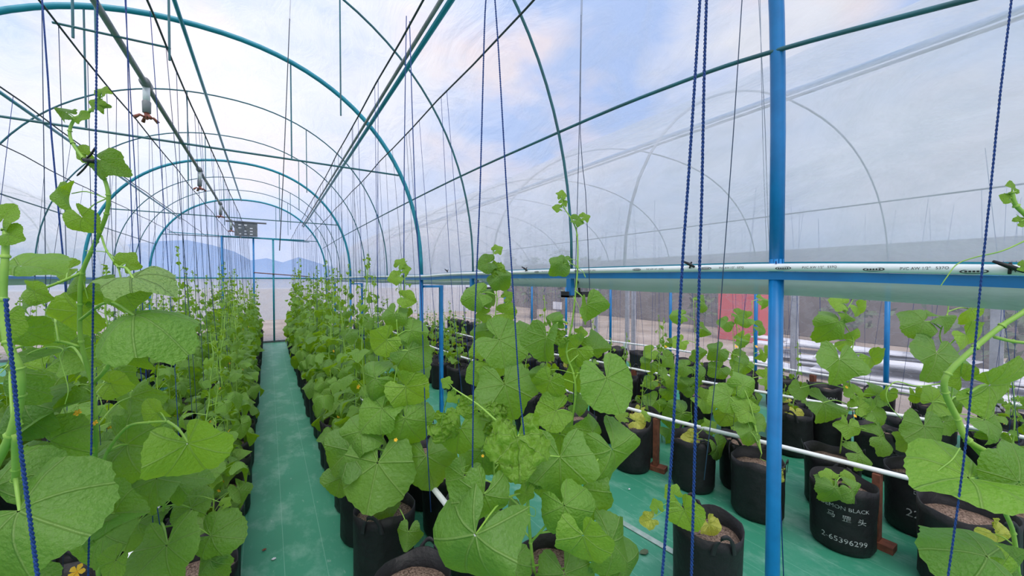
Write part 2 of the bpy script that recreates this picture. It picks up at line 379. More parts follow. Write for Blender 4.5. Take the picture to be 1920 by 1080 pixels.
# ---- right eave: beam, white pipe with print, grey-green sheet, brackets, gutter posts
ep = [at(1960, 508, X=1.372), at(1900, 506.5, X=1.372), at(1650, 503, X=1.372), at(1456, 501.5, X=1.372), at(1300, 503.5, X=1.372), at(1060, 508.5, X=1.372), at(850, 514, X=1.372), at(790, 518, X=1.372), at(657, 520, X=1.38), Vector((1.38, 12, 1.72))]
ep = [Vector((1.372, y_, ep[0].z-.004)) for y_ in (-1.5, -1.0, -.5, -.2)]+ep[:-2]+[Vector((1.375, 5.5, 1.708)), Vector((1.38, 7, 1.714)), Vector((1.38, 9.5, 1.718)), Vector((1.38, 11.95, 1.72))]
eps = smooth_pts(ep, 6)
r = empty('eave_pipe', (0, 0, 0), label='long white plastic pipe with printed marks along the right eave', cat='pipe')
r = MB().tube(eps, .0125, 14).build('pipe', M['pvc'], r, True)
def text_mesh(s, size, font_scale=1):
    cu = bpy.data.curves.new('txt', 'FONT'); cu.body = s; cu.size = size; cu.align_x = 'CENTER'; cu.align_y = 'CENTER'; cu.resolution_u = 2
    ob = bpy.data.objects.new('txt', cu); COL.objects.link(ob)
    dg = bpy.context.evaluated_depsgraph_get(); me = bpy.data.meshes.new_from_object(ob.evaluated_get(dg))
    bpy.data.objects.remove(ob); me.materials.clear(); return me
def zpipe(y):
    for a, b in zip(eps, eps[1:]):
        if a.y <= y <= b.y: return a.z+(b.z-a.z)*(y-a.y)/max(1e-6, b.y-a.y)
    return 1.7
for k, px in enumerate([1925, 1710, 1520, 1360, 1220, 1100, 1020]):
    y = at(px, 505, X=1.36).y
    for part, off in (('PVC AW 1/2"   537Q', -.02), ):
        me = text_mesh(part, .0095)
        for v in me.vertices:
            u, h = v.co.x, v.co.y; a = h/.0125
            v.co = Vector((1.372-.0128*math.cos(a), y+off-u, zpipe(y)+.0128*math.sin(a)))
        link('print', me, M['ink'], r)
    mb = MB(); n = 24
    for j in range(n):
        a = 2*PI*j/n
        for q in (1, .72):
            u = .022*math.cos(a)*q+(.003*math.copysign(1, math.cos(a)) if q < 1 else 0); h = .0055*math.sin(a)*q
            mb.v.append((1.372-.0129*math.cos(h/.0125), y+.072-u, zpipe(y)+.0129*math.sin(h/.0125)))
    for j in range(n):
        a = 2*j; b = (2*j+2) % (2*n); mb.f.append([a, b, b+1, a+1])
    c2 = len(mb.v)
    for q in range(5):
        u0 = -.014+q*.006; mb.v += [(1.372-.01285, y+.072-u0, zpipe(y)-.002), (1.372-.01285, y+.072-u0-.004, zpipe(y)-.002), (1.372-.01285, y+.072-u0-.004, zpipe(y)+.002), (1.372-.01285, y+.072-u0, zpipe(y)+.002)]
        mb.f.append([c2+4*q+i for i in range(4)])
    mb.build('logo', M['ink'], r)
for k, (px, py) in enumerate([(1893, 503), (1293, 497), (985, 505), (838, 508)]):
    P = at(px, py, X=1.355); mb = MB()
    mb.tube([P+Vector((0, -.02, -.008)), P+Vector((-.004, 0, .004)), P+Vector((-.012, .022, .016))], [.004, .006, .003], 6)
    mb.tube([P+Vector((0, 0, -.012)), P+Vector((.012, 0, .012))], .003, 6)
    tag(mb.build('pipe_tie', M['black'], None, True), 'black rubber tie knotted on the white eave pipe, %s from the right edge' % ORD[k], 'tie', 'black ties on the eave pipe')
o = empty('eave_beam', (0, 0, 0), label='blue steel beam under the white eave pipe, right side', cat='beam')
mb = MB()
for a, b in zip(eps, eps[1:]):
    n0 = len(mb.v); w0, h0 = .018, .013
    for p in (a, b):
        for dx, dz in ((-w0, -h0), (w0, -h0), (w0, h0), (-w0, h0)): mb.v.append((1.395+dx, p.y, p.z-.026+dz))
    for j in range(4): mb.f.append([n0+j, n0+(j+1) % 4, n0+4+(j+1) % 4, n0+4+j])
mb.build('beam', M['blue'], o)
mb = MB()
for a, b in zip(eps, eps[1:]):
    n0 = len(mb.v)
    for p in (a, b): mb.v += [(1.43, p.y, p.z+.0165), (1.40, p.y, p.z+.0185)]
    mb.f.append([n0, n0+1, n0+3, n0+2])
    n0 = len(mb.v)
    for p in (a, b): mb.v += [(1.40, p.y, p.z+.0185), (1.40, p.y, p.z-.01)]
    mb.f.append([n0, n0+1, n0+3, n0+2])
mb.build('top_lip', M['teal'], o)
mb = MB(); n = 80
for i in range(n+1):
    y = -1.5+(YE+1.5)*i/n
    for j in range(5):
        u = j/4; x = 1.425+.02*math.sin(u*PI)+.004*noise.noise(Vector((y*5, u*3, 1)))
        hh = .062+.01*noise.noise(Vector((y*1.4, 0, 4)))
        mb.v.append((x, y, zpipe(y)-.03-hh*u))
for i in range(n):
    for j in range(4):
        a = i*5+j; mb.f.append([a, a+1, a+6, a+5])
tag(mb.build('gutter_sheet', M['flap'], None, True), 'grey-green plastic sheet hanging under the right eave beam', 'plastic sheet')
for k, y in enumerate([1.583, 2.775]):
    r = empty('gutter_bracket', (1.40, y, 0), label=['blue stub bracket with black tray below the eave, nearer one', 'blue stub bracket with black tray below the eave, farther one'][k], cat='bracket', group='gutter brackets')
    zz = zpipe(y)
    MB().box((-.022, -.018, zz-.135), (.004, .018, zz-.04)).build('stub', M['blue'], r)
    b = MB().box((-.05, -.03, zz-.142), (.17, .03, zz-.132)); b.box((-.05, -.03, zz-.142), (-.044, .03, zz-.11)); b.box((.05, -.028, zz-.132), (.17, .028, zz-.112))
    b.tube([(.06, 0, zz-.12), (.045, 0, zz-.05)], .007, 6)
    b.build('tray', M['black'], r)
r = empty('blue_gutter_post', (0, 4.0, 0), label='square blue frame post joined to the nearest full arch under the eave', cat='post')
MB().box((B2L-.018, -.018, 0), (B2L+.018, .018, 1.60)).build('post', M['blue'], r)
MB().box((XR+.02, -.016, 1.575), (B2L-.018, .016, 1.60)).build('cross_piece', M['blue'], r)
for k, y in enumerate([8.242, 12.0]):
    r = empty('blue_gutter_post', (0, y, 0), label=['square blue gutter post halfway down the right rows', 'square blue gutter post at the far end wall'][k], cat='post')
    MB().box((B2L-.018, -.018, 0), (B2L+.018, .018, 1.60)).build('post', M['blue'], r)
    MB().box((XR+.02, -.016, 1.575), (B2L-.018, .016, 1.60)).build('cross_piece', M['blue'], r)
# left eave
r = empty('eave_beam', (0, 0, 0), label='blue steel beam with grey sheet along the left eave', cat='beam')
MB().box((XL-.03, -2, ZE-.03), (XL, YE, ZE)).build('beam', M['blue'], r)
MB().box((XL-.035, -2, ZE-.1), (XL-.032, YE, ZE-.03)).build('sheet', M['flap'], r)

# ---- right-hand tunnel frame
for i in range(8):
    y = 1.41+1.45*(i-1)
    if y > 11.0: continue
    r = empty('side_tunnel_hoop', (0, 0, 0), label=f'hoop with a blue far post of the neighbouring tunnel, {ORD[i]} from the camera', cat='hoop', group='hoops of the right tunnel')
    MB().tube(hoop_pts(y, 2.2, 0, (B2L+B2R)/2, (B2R-B2L)/2, B2Z-ZE, 28), .008, 8).build('arch', M['galv'], r, True)
    MB().tube([(B2R, y, 0), (B2R, y, ZE)], .026, 10).build('post', M['blue'], r, True)
purlin('side_tunnel_rail', [(B2R-.02, -2, 1.69), (B2R-.02, 12, 1.69)], .018, M['blue'], 'blue rail along the far eave of the right tunnel')
purlin('side_tunnel_rail', [((B2L+B2R)/2-.6, -2, B2Z-.06), ((B2L+B2R)/2-.6, 12, B2Z-.06)], .02, M['blue'], 'blue ridge rail of the right tunnel, seen through the film')
purlin('side_tunnel_rail', [(2.35, -2, 2.62), (2.35, 12, 2.62)], .008, M['wire'], 'thin dark rail of the right tunnel, seen through the film', 'rail')
purlin('side_tunnel_rail', [(5.6, -2, 2.5), (5.6, 12, 2.5)], .008, M['wire'], 'thin rail on the outer slope of the right tunnel', 'rail')
# left tunnel frame
for i in range(7):
    y = .6+1.85*i
    r = empty('side_tunnel_hoop', (0, 0, 0), label=f'hoop of the left-hand tunnel, {ORD[i]} from the camera', cat='hoop', group='hoops of the left tunnel')
    MB().tube(hoop_pts(y, 2.2, 0, (B0L+B0R)/2, (B0R-B0L)/2, ZT-ZE-.3, 28), .009, 8).build('arch', M['thin'], r, True)
    MB().tube([(B0L, y, 0), (B0L, y, ZE)], .02, 8).build('post', M['blue'], r, True)

# ---- end wall: door frame, bars, fan box
r = empty('end_wall_frame', (0, YE, 0), label='steel end wall frame with door posts beyond the aisle', cat='frame')
def bar(nm, x0, z0, x1, z1, rad, mat, y=0): MB().tube([(x0, y, z0), (x1, y, z1)], rad, 8).build(nm, mat, r, True)
bar('top_bar', -.97, 2.77, .86, 2.76, .018, M['teal'])
bar('tie_rail', XL+.35, 2.80, .98, 2.72, .01, M['teal'], -.02)
bar('post', -.965, 0, -.965, 2.77, .025, M['blue']); bar('post', -.312, 0, -.312, 2.77, .02, M['blue']); bar('post', .123, 0, .123, 2.77, .022, M['teal'])
bar('middle_rail', B0L, 1.73, B2R, 1.70, .02, M['teal'])
bar('door_rail', -.312, 1.86, .98, 1.76, .012, M['wood'], -.03)
r = empty('vent_fan', (-.46, YE-.08, 2.97), label='grey louvred fan box over the door frame at the far end', cat='fan')
MB().box((-.24, -.03, -.18), (.24, .05, .17)).build('housing', M['steel'], r)
MB().box((-.42, -.05, .16), (.44, .05, .19)).build('shelf', M['steel'], r)
for a in range(3):
    for b in range(4):
        if (a*4+b) % 5 != 1:
            x = -.13+.12*a; zz = -.13+.075*b
            MB().box((x-.03, -.036, zz-.014), (x+.03, -.03, zz+.014), Matrix.Translation((0, 0, 0))).build('louvre', M['sheet'], r)

# ================================================================== OUTSIDE
def ridge(name, x0, x1, y, f, n, label):
    mb = MB()
    for i in range(n+1):
        x = x0+(x1-x0)*i/n; h = f(i/n)
        mb.v += [(x, y-30, -2), (x, y, h), (x, y+60, -2)]
    for i in range(n):
        for j in range(2): a = 3*i+j; mb.f.append([a, a+3, a+4, a+1])
    o = mb.build(name, M['hill'], None, True); return tag(o, label, None, kind='structure')
def hz_(px, py, y): return at(px, py, Y=y)
ys = 420
sil = [(-200, 470), (-60, 455), (100, 470), (200, 462), (300, 452), (350, 450), (400, 460), (440, 472), (470, 488), (500, 484), (530, 492), (560, 482), (600, 494), (640, 505), (700, 510), (780, 514)]
mb = MB()
for px, py in sil:
    P = at(px, py, Y=ys); mb.v += [(P.x, ys-60, -4), (P.x, ys, P.z), (P.x, ys+120, -4)]
for i in range(len(sil)-1):
    for j in range(2): a = 3*i+j; mb.f.append([a, a+3, a+4, a+1])
mb.build('hills', M['hill'], None, False)['kind'] = 'structure'
def tree(px, Y, h, lab, X=None, crown=True):
    P = at(px, 560, X=X) if X else at(px, 560, Y=Y)
    r = empty('tree', (P.x, P.y, 0), label=lab, cat='tree', group='trees outside the right wall')
    rr = random.Random(int(px)); mb = MB()
    mb.tube([(0, 0, 0), (.05, 0, h*.4), (rr.uniform(-.2, .2), 0, h*.8)], [.16, .12, .06], 8)
    for q in range(4):
        a = rr.uniform(0, 6.28); mb.tube([(.05, 0, h*(.35+.1*q)), (.4*math.cos(a), .4*math.sin(a), h*(.5+.12*q))], [.05, .02], 5)
    mb.build('trunk', M['bark'], r, True)
    mb = MB()
    for q in range(340):
        a = rr.uniform(0, 6.28); b = rr.gauss(0, .33); c_ = rr.uniform(.25, 1.0)*h; s_ = rr.uniform(.06, .16)
        p = Vector((b*math.cos(a), b*math.sin(a), c_)); u = Vector((rr.uniform(-1, 1), rr.uniform(-1, 1), rr.uniform(-1, 1))).normalized(); v = u.orthogonal().normalized()
        n0 = len(mb.v); mb.v += [tuple(p-u*s_), tuple(p+v*s_*.5), tuple(p+u*s_), tuple(p-v*s_*.5)]; mb.f.append([n0, n0+1, n0+2, n0+3])
    o = mb.build('foliage', M['hedge'], r); o['kind'] = 'stuff'
for k, (px, X, h) in enumerate([(905, 9.5, 3.0), (955, 11.0, 3.4), (1000, 9.8, 2.8), (1055, 11.0, 3.2), (1100, 9.6, 2.6), (1590, 12.0, 2.2), (1850, 9.7, 1.9), (1310, 11.6, 2.2)]):
    tree(px, 0, h*.95, f'brownish tree outside beyond the clear side film, {ORD[k]} in the row', X)
MB().box((13.4, -6, 0), (13.6, 22, 2.6)).build('wall_outside', M['shade'])['kind'] = 'structure'
o = MB().box((10.8, at(1400, 560, X=10.8).y-.32, 0), (11.3, at(1370, 560, X=10.8).y+.35, 1.5)).build('tarp_stack', M['red']); tag(o, 'red tarpaulin-covered stack outside behind the clear film', 'tarp')
P = at(1045, 573, X=9.5)
r = empty('sign_board', (9.5, P.y, 0), label='small white board on a post outside by the trees', cat='board')
MB().box((-.02, -.25, P.z-.14), (.02, .25, P.z+.14)).build('panel', M['sheet'], r); MB().box((.02, -.02, 0), (.05, .02, P.z)).build('post', M['galv'], r)
for k, px in enumerate([1118, 1176, 1188, 1490, 1870]):
    P = at(px, 600, X=7.0+.15*(k % 2)); o = MB().box((P.x-.02, P.y-.05, 0), (P.x+.02, P.y+.05, 1.9)).build('fence_post', M['galv'])
    tag(o, f'galvanised post just outside the clear side film, {ORD[k]} from the left', 'post', 'galvanised posts outside')
rr = random.Random(3)
for k in range(16):
    px = 1560+rr.uniform(0, 330); X = rr.uniform(8.0, 10.0); P = at(px, 640, X=X)
    L = rr.uniform(.8, 1.8); a = rr.uniform(-.25, .35)+PI/2*1.0; zz = .02+.045*k*.5
    Mx = Matrix.Translation((X, P.y, zz)) @ Matrix.Rotation(a, 4, 'Z') @ Matrix.Rotation(rr.uniform(-.03, .03), 4, 'Y')
    mb = MB()
    for i in range(9):
        for sgn in (-1, 1):
            for zz2 in (0, .025): mb.v.append(tuple(Mx @ Vector((-L+2*L*i/8, sgn*.22, zz2+.03*noise.noise(Vector((i*.9, sgn, k)))))))
    for i in range(8):
        a0 = 4*i; mb.f += [[a0, a0+4, a0+6, a0+2], [a0+1, a0+3, a0+7, a0+5], [a0, a0+1, a0+5, a0+4], [a0+2, a0+6, a0+7, a0+3]]
    mb.f += [[0, 2, 3, 1], [32, 33, 35, 34]]
    tag(mb.build('plastic_sheet', M['sheet'], None), f'{ORD[k]} white roofing sheet up from the ground in the pile outside', 'sheet', 'white sheets piled outside')

# ================================================================== LEAVES
def leaf_mb(seed, nr, na, droop, fold, wave, crump=0, lob=.04, cup=0, tipd=0):
    rr = random.Random(seed); ph = rr.uniform(0, 6.28); mb = MB(); mb.uv = []
    A = 2.86
    for i in range(nr+1):
        u = .03+(1-.03)*(i/nr)
        for j in range(na+1):
            a = -A+2*A*j/na; aa = abs(a)
            R = .50+.065*math.cos(a)+lob*math.cos(a*5)*(1 if aa < 2.4 else .4)+.02*math.sin(2*a+ph)
            if aa > 2.5: R *= 1-.35*((aa-2.5)/(A-2.5))**2
            if i == nr: R *= 1+(.015 if j % 2 else -.013)+.02*math.sin(9*a+ph)
            r = R*u; x, y = r*math.sin(a), r*math.cos(a)
            pp = abs(((aa/.42)+1) % 2-1)  # 1 on veins
            z = -droop*r*r*1.2+fold*abs(x)+wave*math.sin(3*a+ph)*r*r+.062*(1-pp)*r*(1-u*.35)+cup*x*x-tipd*max(0, y)**2
            if crump: z += crump*noise.noise(Vector((x*9, y*9, seed)))*.12+crump*.06*math.sin(r*60-aa*3)*u
            if crump: x += crump*.05*noise.noise(Vector((x*8, y*8, seed+9))); y += crump*.05*noise.noise(Vector((x*8, y*8, seed+19)))
            z += .035*noise.noise(Vector((x*4.5+seed, y*4.5, 7)))*u+.05*math.sin(7*a+ph*2)*r*r*u
            mb.v.append((x, y, z)); mb.uv.append((a, r))
    for i in range(nr):
        for j in range(na):
            k = i*(na+1)+j; mb.f.append([k, k+na+1, k+na+2, k+1])
    return mb
VAR = [(1, .9, .2, .5, 0, .035), (2, 1.2, .4, .6, 0, .05), (3, .45, -.25, .7, 0, .03), (4, .8, .6, .45, 0, .045), (5, 1.7, .2, .8, 0, .04), (6, .4, .3, .4, 0, .055)]
LEAF = {}
for lod, (nr, na) in {'h': (9, 52), 'm': (4, 26), 'l': (2, 16)}.items():
    LEAF[lod] = [leaf_mb(v[0], nr, na, *v[1:]).mesh('leaf_shape', M['leaf'], True) for v in VAR]
for nm, args, mt in (('crumple', (11, 16, 64, .6, .3, .5, 1.0, .05), 'leafyoungbacklit'), ('brightfold', (25, 9, 52, .6, .8, .3, 0, .03), 'leafyoungbacklit'), ('crumple2', (12, 14, 60, 1.3, -.3, .6, 1.9, .05), 'leafyoungbacklit'),
                     ('flat', (13, 9, 52, .25, .05, .2, 0, .01), 'leaf'), ('under', (14, 9, 52, .9, .5, .3, .15, .04), 'leafpale'),
                     ('foldd', (15, 9, 52, .4, .85, .25, 0, .04), 'leaf'), ('bright', (16, 9, 52, .5, .5, .25, 0, .03), 'leafyoungbacklit'),
                     ('yellow', (17, 7, 40, .8, .5, .6, .6, .05), 'leafyel'), ('sm', (18, 5, 30, .5, .35, .4, 0, .07), 'leafyoungbacklit'),
                     ('drape', (19, 9, 52, 1.3, .1, .25, .1, .03), 'leaf')):
    LEAF[nm] = leaf_mb(*args).mesh('leaf_shape', M[mt], True)
LYEL = leaf_mb(21, 3, 20, .8, .4, .5, .3, .05).mesh('leaf_shape', M['leafyel'], True)
LYNG = [leaf_mb(22+i, 3, 20, .6, .3+.2*i, .5, .1, .06).mesh('leaf_shape', M['leafyoungbacklit'], True) for i in range(2)]
def petal_mb():
    mb = MB()
    for q in range(5):
        a = q*2*PI/5; d = Vector((math.cos(a), math.sin(a), 0)); s_ = Vector((-d.y, d.x, 0)); n0 = len(mb.v)
        pts = [(0, 0, 0), (.22, -.14, .12), (.22, .14, .12), (.42, -.20, .14), (.42, .20, .14), (.55, -.06, .08), (.55, .06, .08), (.34, 0, .19)]
        for f, e, h in pts: mb.v.append(tuple(d*f+s_*e+Vector((0, 0, h))))
        for tri in ((0, 1, 7), (0, 7, 2), (1, 3, 7), (2, 7, 4), (3, 5, 7), (4, 7, 6), (5, 6, 7)): mb.f.append([n0+k for k in tri])
    mb.lathe([(0, -.35), (.05, -.3), (.07, -.05), (.03, .05), (0, .16)], 8)
    return mb
FLOWER = petal_mb().mesh('flower_shape', M['flower'], False)
def basis(pos, tip, nrm, s):
    y = Vector(tip).normalized(); z = Vector(nrm); z = (z-y*z.dot(y)).normalized(); x = y.cross(z)
    return Matrix.Translation(pos) @ Matrix((x, y, z)).transposed().to_4x4() @ Matrix.Scale(s, 4)
def add_leaf(root, me, Mx, name='leaf', label=None):
    o = bpy.data.objects.new(name, me); COL.objects.link(o); o.parent = root; o.matrix_basis = Mx
    if label: o['label'] = label
    return o
def bud_mb(r, p, s=1):
    for q in range(5):
        d = Vector((r.uniform(-1, 1), r.uniform(-1, 1), r.uniform(.2, 1.2))).normalized()
    return
def tendril_pts(p, d, L, r, turns=3):
    d = Vector(d).normalized(); u = d.orthogonal().normalized(); v = d.cross(u); out = []
    for i in range(26):
        k = i/25; c_ = max(0, k-.55)/.45; rad = .012*min(1, c_*3)*(1-.3*c_)
        base = Vector(p)+d*L*min(k, .55+.25*c_)+Vector((0, 0, .25*L*math.sin(k*PI)))
        out.append(base+(u*math.cos(c_*turns*6.28)+v*math.sin(c_*turns*6.28))*rad)
    return out

def gen_vine(seed, H, n, size, lod='m', lean=(0, 0), low=0.0, wid=1.0, yel=0, flowers=2, fork=0):
    """returns list of (kind, mesh, matrix) in local space, base at the soil"""
    rr = random.Random(seed); parts = []; st = MB()
    ph = rr.uniform(0, 6.28)
    path = lambda z: Vector((lean[0]*z+.02*math.sin(z*5+ph)+.008*math.sin(z*17), lean[1]*z+.02*math.cos(z*4.3+ph), z))
    zs = [H*i/16 for i in range(17)]
    st.tube([path(z_) for z_ in zs], [.006*(1-.6*z_/H)+.001 for z_ in zs], 6 if lod != 'l' else 4)
    for i in range(n):
        f = (i+.4)/n; z_ = low+(H-low)*f**1.25*.98; p = path(z_)
        az = ph+i*2.4+rr.uniform(-.6, .6)
        sz = size*(1-.84*f**1.35)*rr.uniform(.78, 1.15)
        if f < .06: sz *= .8
        out = Vector((math.cos(az), math.sin(az), 0)); el = rr.uniform(.1, .8); L = sz*rr.uniform(.55, 1.0)*wid
        e = p+out*L*math.cos(el)+Vector((0, 0, L*math.sin(el)))
        mid = p.lerp(e, .5)+Vector((0, 0, L*.12))
        k = 5 if lod != 'l' else 3
        st.tube([p, mid, e], [.0032, .0027, .0022] if sz > .09 else [.002, .0018, .0015], k, False)
        dr = rr.uniform(.25, 1.35); tip = out*math.cos(dr)-Vector((0, 0, math.sin(dr))); nrm = out*math.sin(dr)+Vector((0, 0, math.cos(dr)))
        side = Vector((-out.y, out.x, 0))*rr.uniform(-.5, .5)
        young = f > .80
        me = rr.choice(LYNG) if young else LYEL if (yel and i < yel) else rr.choice(LEAF[lod])
        if young: dr = rr.uniform(-.2, .9); sz *= .9
        parts.append(('leaf', me, basis(e, tip+side*.6, nrm+side, sz)))
        if not young and rr.random() < .35 and lod != 'l':
            parts.append(('T', tendril_pts(p, Vector((math.cos(az+1.5), math.sin(az+1.5), .5)), rr.uniform(.08, .16), rr), None))
        if flowers and .08 < f < .6 and rr.random() < flowers/(n*.55):
            a2 = az+rr.uniform(-1, 1); q = p+Vector((math.cos(a2), math.sin(a2), .3))*.05
            st.tube([p, q], [.0015, .0015], 3, False)
            parts.append(('flower', FLOWER, basis(q, (math.sin(a2), -math.cos(a2), 0), (math.cos(a2), math.sin(a2), .4), .030)))
    tp = path(H)
    for q in range(3): parts.append(('leaf', LYNG[q % 2], basis(tp-Vector((0, 0, .02*q)), (math.cos(ph+q*2), math.sin(ph+q*2), .9), (-math.cos(ph+q*2), -math.sin(ph+q*2), .9), size*.14)))
    parts.append(('stem', st.mesh('stem_shape', M['stem'], True), None))
    return parts
def place_parts(root, parts):
    T = []
    for kind, me, Mx in parts:
        if kind == 'T': T.append(me); continue
        o = bpy.data.objects.new(kind, me); COL.objects.link(o); o.parent = root
        if Mx: o.matrix_basis = Mx
    for pts in T:
        MB().tube(pts, .0011, 4, False).build('tendril', M['stem'], root, True)
def copy_tree(o, loc, rz, s=1):
    c = o.copy(); COL.objects.link(c); c.location = loc; c.rotation_euler = (0, 0, rz); c.scale = (s, s, s)
    for ch in kids[o.name]:
        d = ch.copy(); COL.objects.link(d); d.parent = c
    return c
kids = {}
def join_low(parts, name):
    """far away: all leaves of a vine as one part"""
    mb = MB(); mb.uv = []
    for kind, me, Mx in parts:
        if kind != 'leaf': continue
        n0 = len(mb.v); uvd = {}
        for p in me.polygons:
            mb.f.append([n0+v for v in p.vertices])
            for li in p.loop_indices: uvd[me.loops[li].vertex_index] = tuple(me.uv_layers[0].data[li].uv)
        for i, v in enumerate(me.vertices): mb.v.append(tuple(Mx @ v.co)); mb.uv.append(uvd.get(i, (0, 0)))
    return mb.mesh(name, M['leaf'], True)

# ================================================================== GROW BAGS
def bag_shape(seed, R=.165, Hh=.40, taper=.96):
    rr = random.Random(seed); mb = MB(); k = 36; prof_ = [(R*taper*.92, 0.004), (R*taper, .03)]+[(R*(taper+(1-taper)*q/7), .03+(Hh-.03)*q/7) for q in range(1, 8)]
    def wob(a, z_): return 1+.035*noise.noise(Vector((math.cos(a)*1.2+seed, math.sin(a)*1.2, z_*4)))+.022*noise.noise(Vector((math.cos(a)*4, math.sin(a)*4+seed, z_*13)))
    def rim(a): return .012*math.sin(2*a+seed)+.007*math.sin(5*a+seed*2)
    rings = []
    for r, z_ in prof_:
        rings.append([(r*wob(a, z_)*math.cos(a), r*wob(a, z_)*math.sin(a), z_+rim(a)*(z_/Hh)**3) for a in [2*PI*j/k for j in range(k)]])
    rings.append([((R-.006)*wob(a, Hh)*math.cos(a), (R-.006)*wob(a, Hh)*math.sin(a), Hh+rim(a)) for a in [2*PI*j/k for j in range(k)]])
    rings.append([((R-.01)*wob(a, .3)*math.cos(a), (R-.01)*wob(a, .3)*math.sin(a), Hh-.12) for a in [2*PI*j/k for j in range(k)]])
    for rg in rings: mb.v += rg
    for i in range(len(rings)-1):
        for j in range(k): a = i*k+j; b = i*k+(j+1) % k; mb.f.append([a, b, b+k, a+k])
    mb.f.append([j for j in reversed(range(k))])
    return mb
def soil_shape(seed, R=.158, z0=.325):
    mb = MB(); k = 26; n = 7
    mb.v.append((0, 0, z0+.012))
    for i in range(1, n+1):
        for j in range(k):
            a = 2*PI*j/k; r = R*i/n; x, y = r*math.cos(a), r*math.sin(a)
            mb.v.append((x, y, z0+.012*(1-(i/n)**2)+.010*noise.noise(Vector((x*14+seed, y*14, 0)))+.004*noise.noise(Vector((x*60+seed, y*60, 3)))))
    for j in range(k): mb.f.append([0, 1+j, 1+(j+1) % k])
    for i in range(n-1):
        for j in range(k): a = 1+i*k+j; b = 1+i*k+(j+1) % k; mb.f.append([a, a+k, b+k, b])
    return mb
def handle_shape(a0, R=.165, Hh=.40):
    mb = MB(); n = 10; w_ = .011
    for i in range(n+1):
        u = i/n; a = a0+(u-.5)*.62; h = Hh-.06+.10*math.sin(u*PI)**.6; rr_ = R+.004+.012*math.sin(u*PI)
        c_ = Vector((rr_*math.cos(a), rr_*math.sin(a), h)); tn = Vector((-math.sin(a), math.cos(a), 0))
        d = Vector((0, 0, 1)) if .2 < u < .8 else tn
        for sg in (-1, 1): mb.v.append(tuple(c_+d*w_*sg)); mb.v.append(tuple(c_+d*w_*sg+Vector((math.cos(a), math.sin(a), 0))*.003))
    for i in range(n):
        a = 4*i; mb.f += [[a, a+4, a+6, a+2], [a+1, a+3, a+7, a+5], [a, a+1, a+5, a+4], [a+2, a+6, a+7, a+3]]
    return mb
BAGS = [bag_shape(s_).mesh('bag_shape', M['bag'], True) for s_ in (1, 2, 3, 4)]
SOILS = [soil_shape(s_).mesh('soil_shape', M['soil'], True) for s_ in (1, 2)]
HANDS = [handle_shape(a).mesh('handle_shape', M['hem'], True) for a in (0, PI)]
def bag(loc, rz=None, s=1, label='', group=None, text=None):
    r = empty('grow_bag', (loc[0], loc[1], 0.0), R_.uniform(0, 6.28) if rz is None else rz, label=label, cat='plant pot', group=group); r.scale = (s, s, s)
    k = R_.randrange(4)
    bg_ = link('bag', BAGS[k], None, r); link('soil', SOILS[k % 2], None, r)
    for h in HANDS: link('handle', h, None, r)
    for (txt, size, ang, zz, sx) in (text or []):
        me = text_mesh(txt, size)
        for v in me.vertices:
            u, h = v.co.x*sx, v.co.y; a = ang-rz+u/.17; z_ = zz+h
            q = BAGS[k]; rad = .1735
            v.co = Vector((rad*math.cos(a), rad*math.sin(a), z_))
        link('lettering', me, M['print'], bg_)
    return r
rows = {  # name: (x(y), y list, bag label phrase)
 'R1': (lambda y: .54, 'of the row on the right edge of the aisle'),
 'R2': (lambda y: 1.02, 'of the second row right of the aisle'),
 'L1': (lambda y: -.29-.0*y, 'of the row on the left edge of the aisle'),
 'L2': (lambda y: -.74, 'of the second row left of the aisle'),
 'L3': (lambda y: -1.55, 'of the third row left of the aisle'),
 'L4': (lambda y: -2.02, 'of the fourth row left of the aisle'),
}
NP = smooth_pts([at(p, q, Z=.47) for p, q in [(1960, 964), (1880, 943), (1737, 905), (1460, 836), (1280, 793), (1122, 750), (997, 712), (890, 677), (831, 658)]]+[Vector((2.42, 8, .47)), Vector((2.38, 11.8, .47))], 5)
MP = smooth_pts([at(p, q, Z=.47) for p, q in [(1960, 829), (1920, 820), (1737, 787), (1540, 755), (1360, 723), (1230, 700), (1120, 678), (995, 656)]]+[Vector((3.55, 8, .47)), Vector((3.45, 11.8, .47))], 5)
FP = smooth_pts([Vector((6.0, -1, .47)), Vector((6.0, .5, .47)), at(1460, 690, Z=.47), at(1240, 652, Z=.47), at(992, 620, Z=.47)]+[Vector((5.3, 9.3, .47)), Vector((5.3, 11.8, .47))], 5)
def xof(P):
    def f(y):
        for a, b in zip(P, P[1:]):
            if a.y <= y <= b.y: return a.x+(b.x-a.x)*(y-a.y)/max(1e-6, b.y-a.y)
        return P[0].x if y < P[0].y else P[-1].x
    return f
npx, mpx, fpx = xof(NP), xof(MP), xof(FP)
def dir_pipe(P, lab):
    r = empty('drip_pipe', (0, 0, 0), label=lab, cat='pipe', group='white irrigation pipes')
    MB().tube(P, .0155, 12).build('pipe', M['pvc'], r, True); return r
dir_pipe(NP, 'white irrigation pipe nearest on the right side, between the grow bags under the post')
dir_pipe(MP, 'white irrigation pipe in the middle of the right tunnel')
dir_pipe(FP, 'white irrigation pipe farthest right, along the clear side film')
dir_pipe([Vector((.78, .6, .47)), Vector((.78, 11.8, .47))], 'white irrigation pipe between the two rows right of the aisle')
dir_pipe([Vector((-.515, .6, .47)), Vector((-.49, 5, .47)), Vector((-.515, 11.8, .47))], 'white irrigation pipe between the first two rows left of the aisle')
dir_pipe([Vector((-1.78, .6, .47)), Vector((-1.78, 11.8, .47))], 'white irrigation pipe between the third and fourth rows on the left')
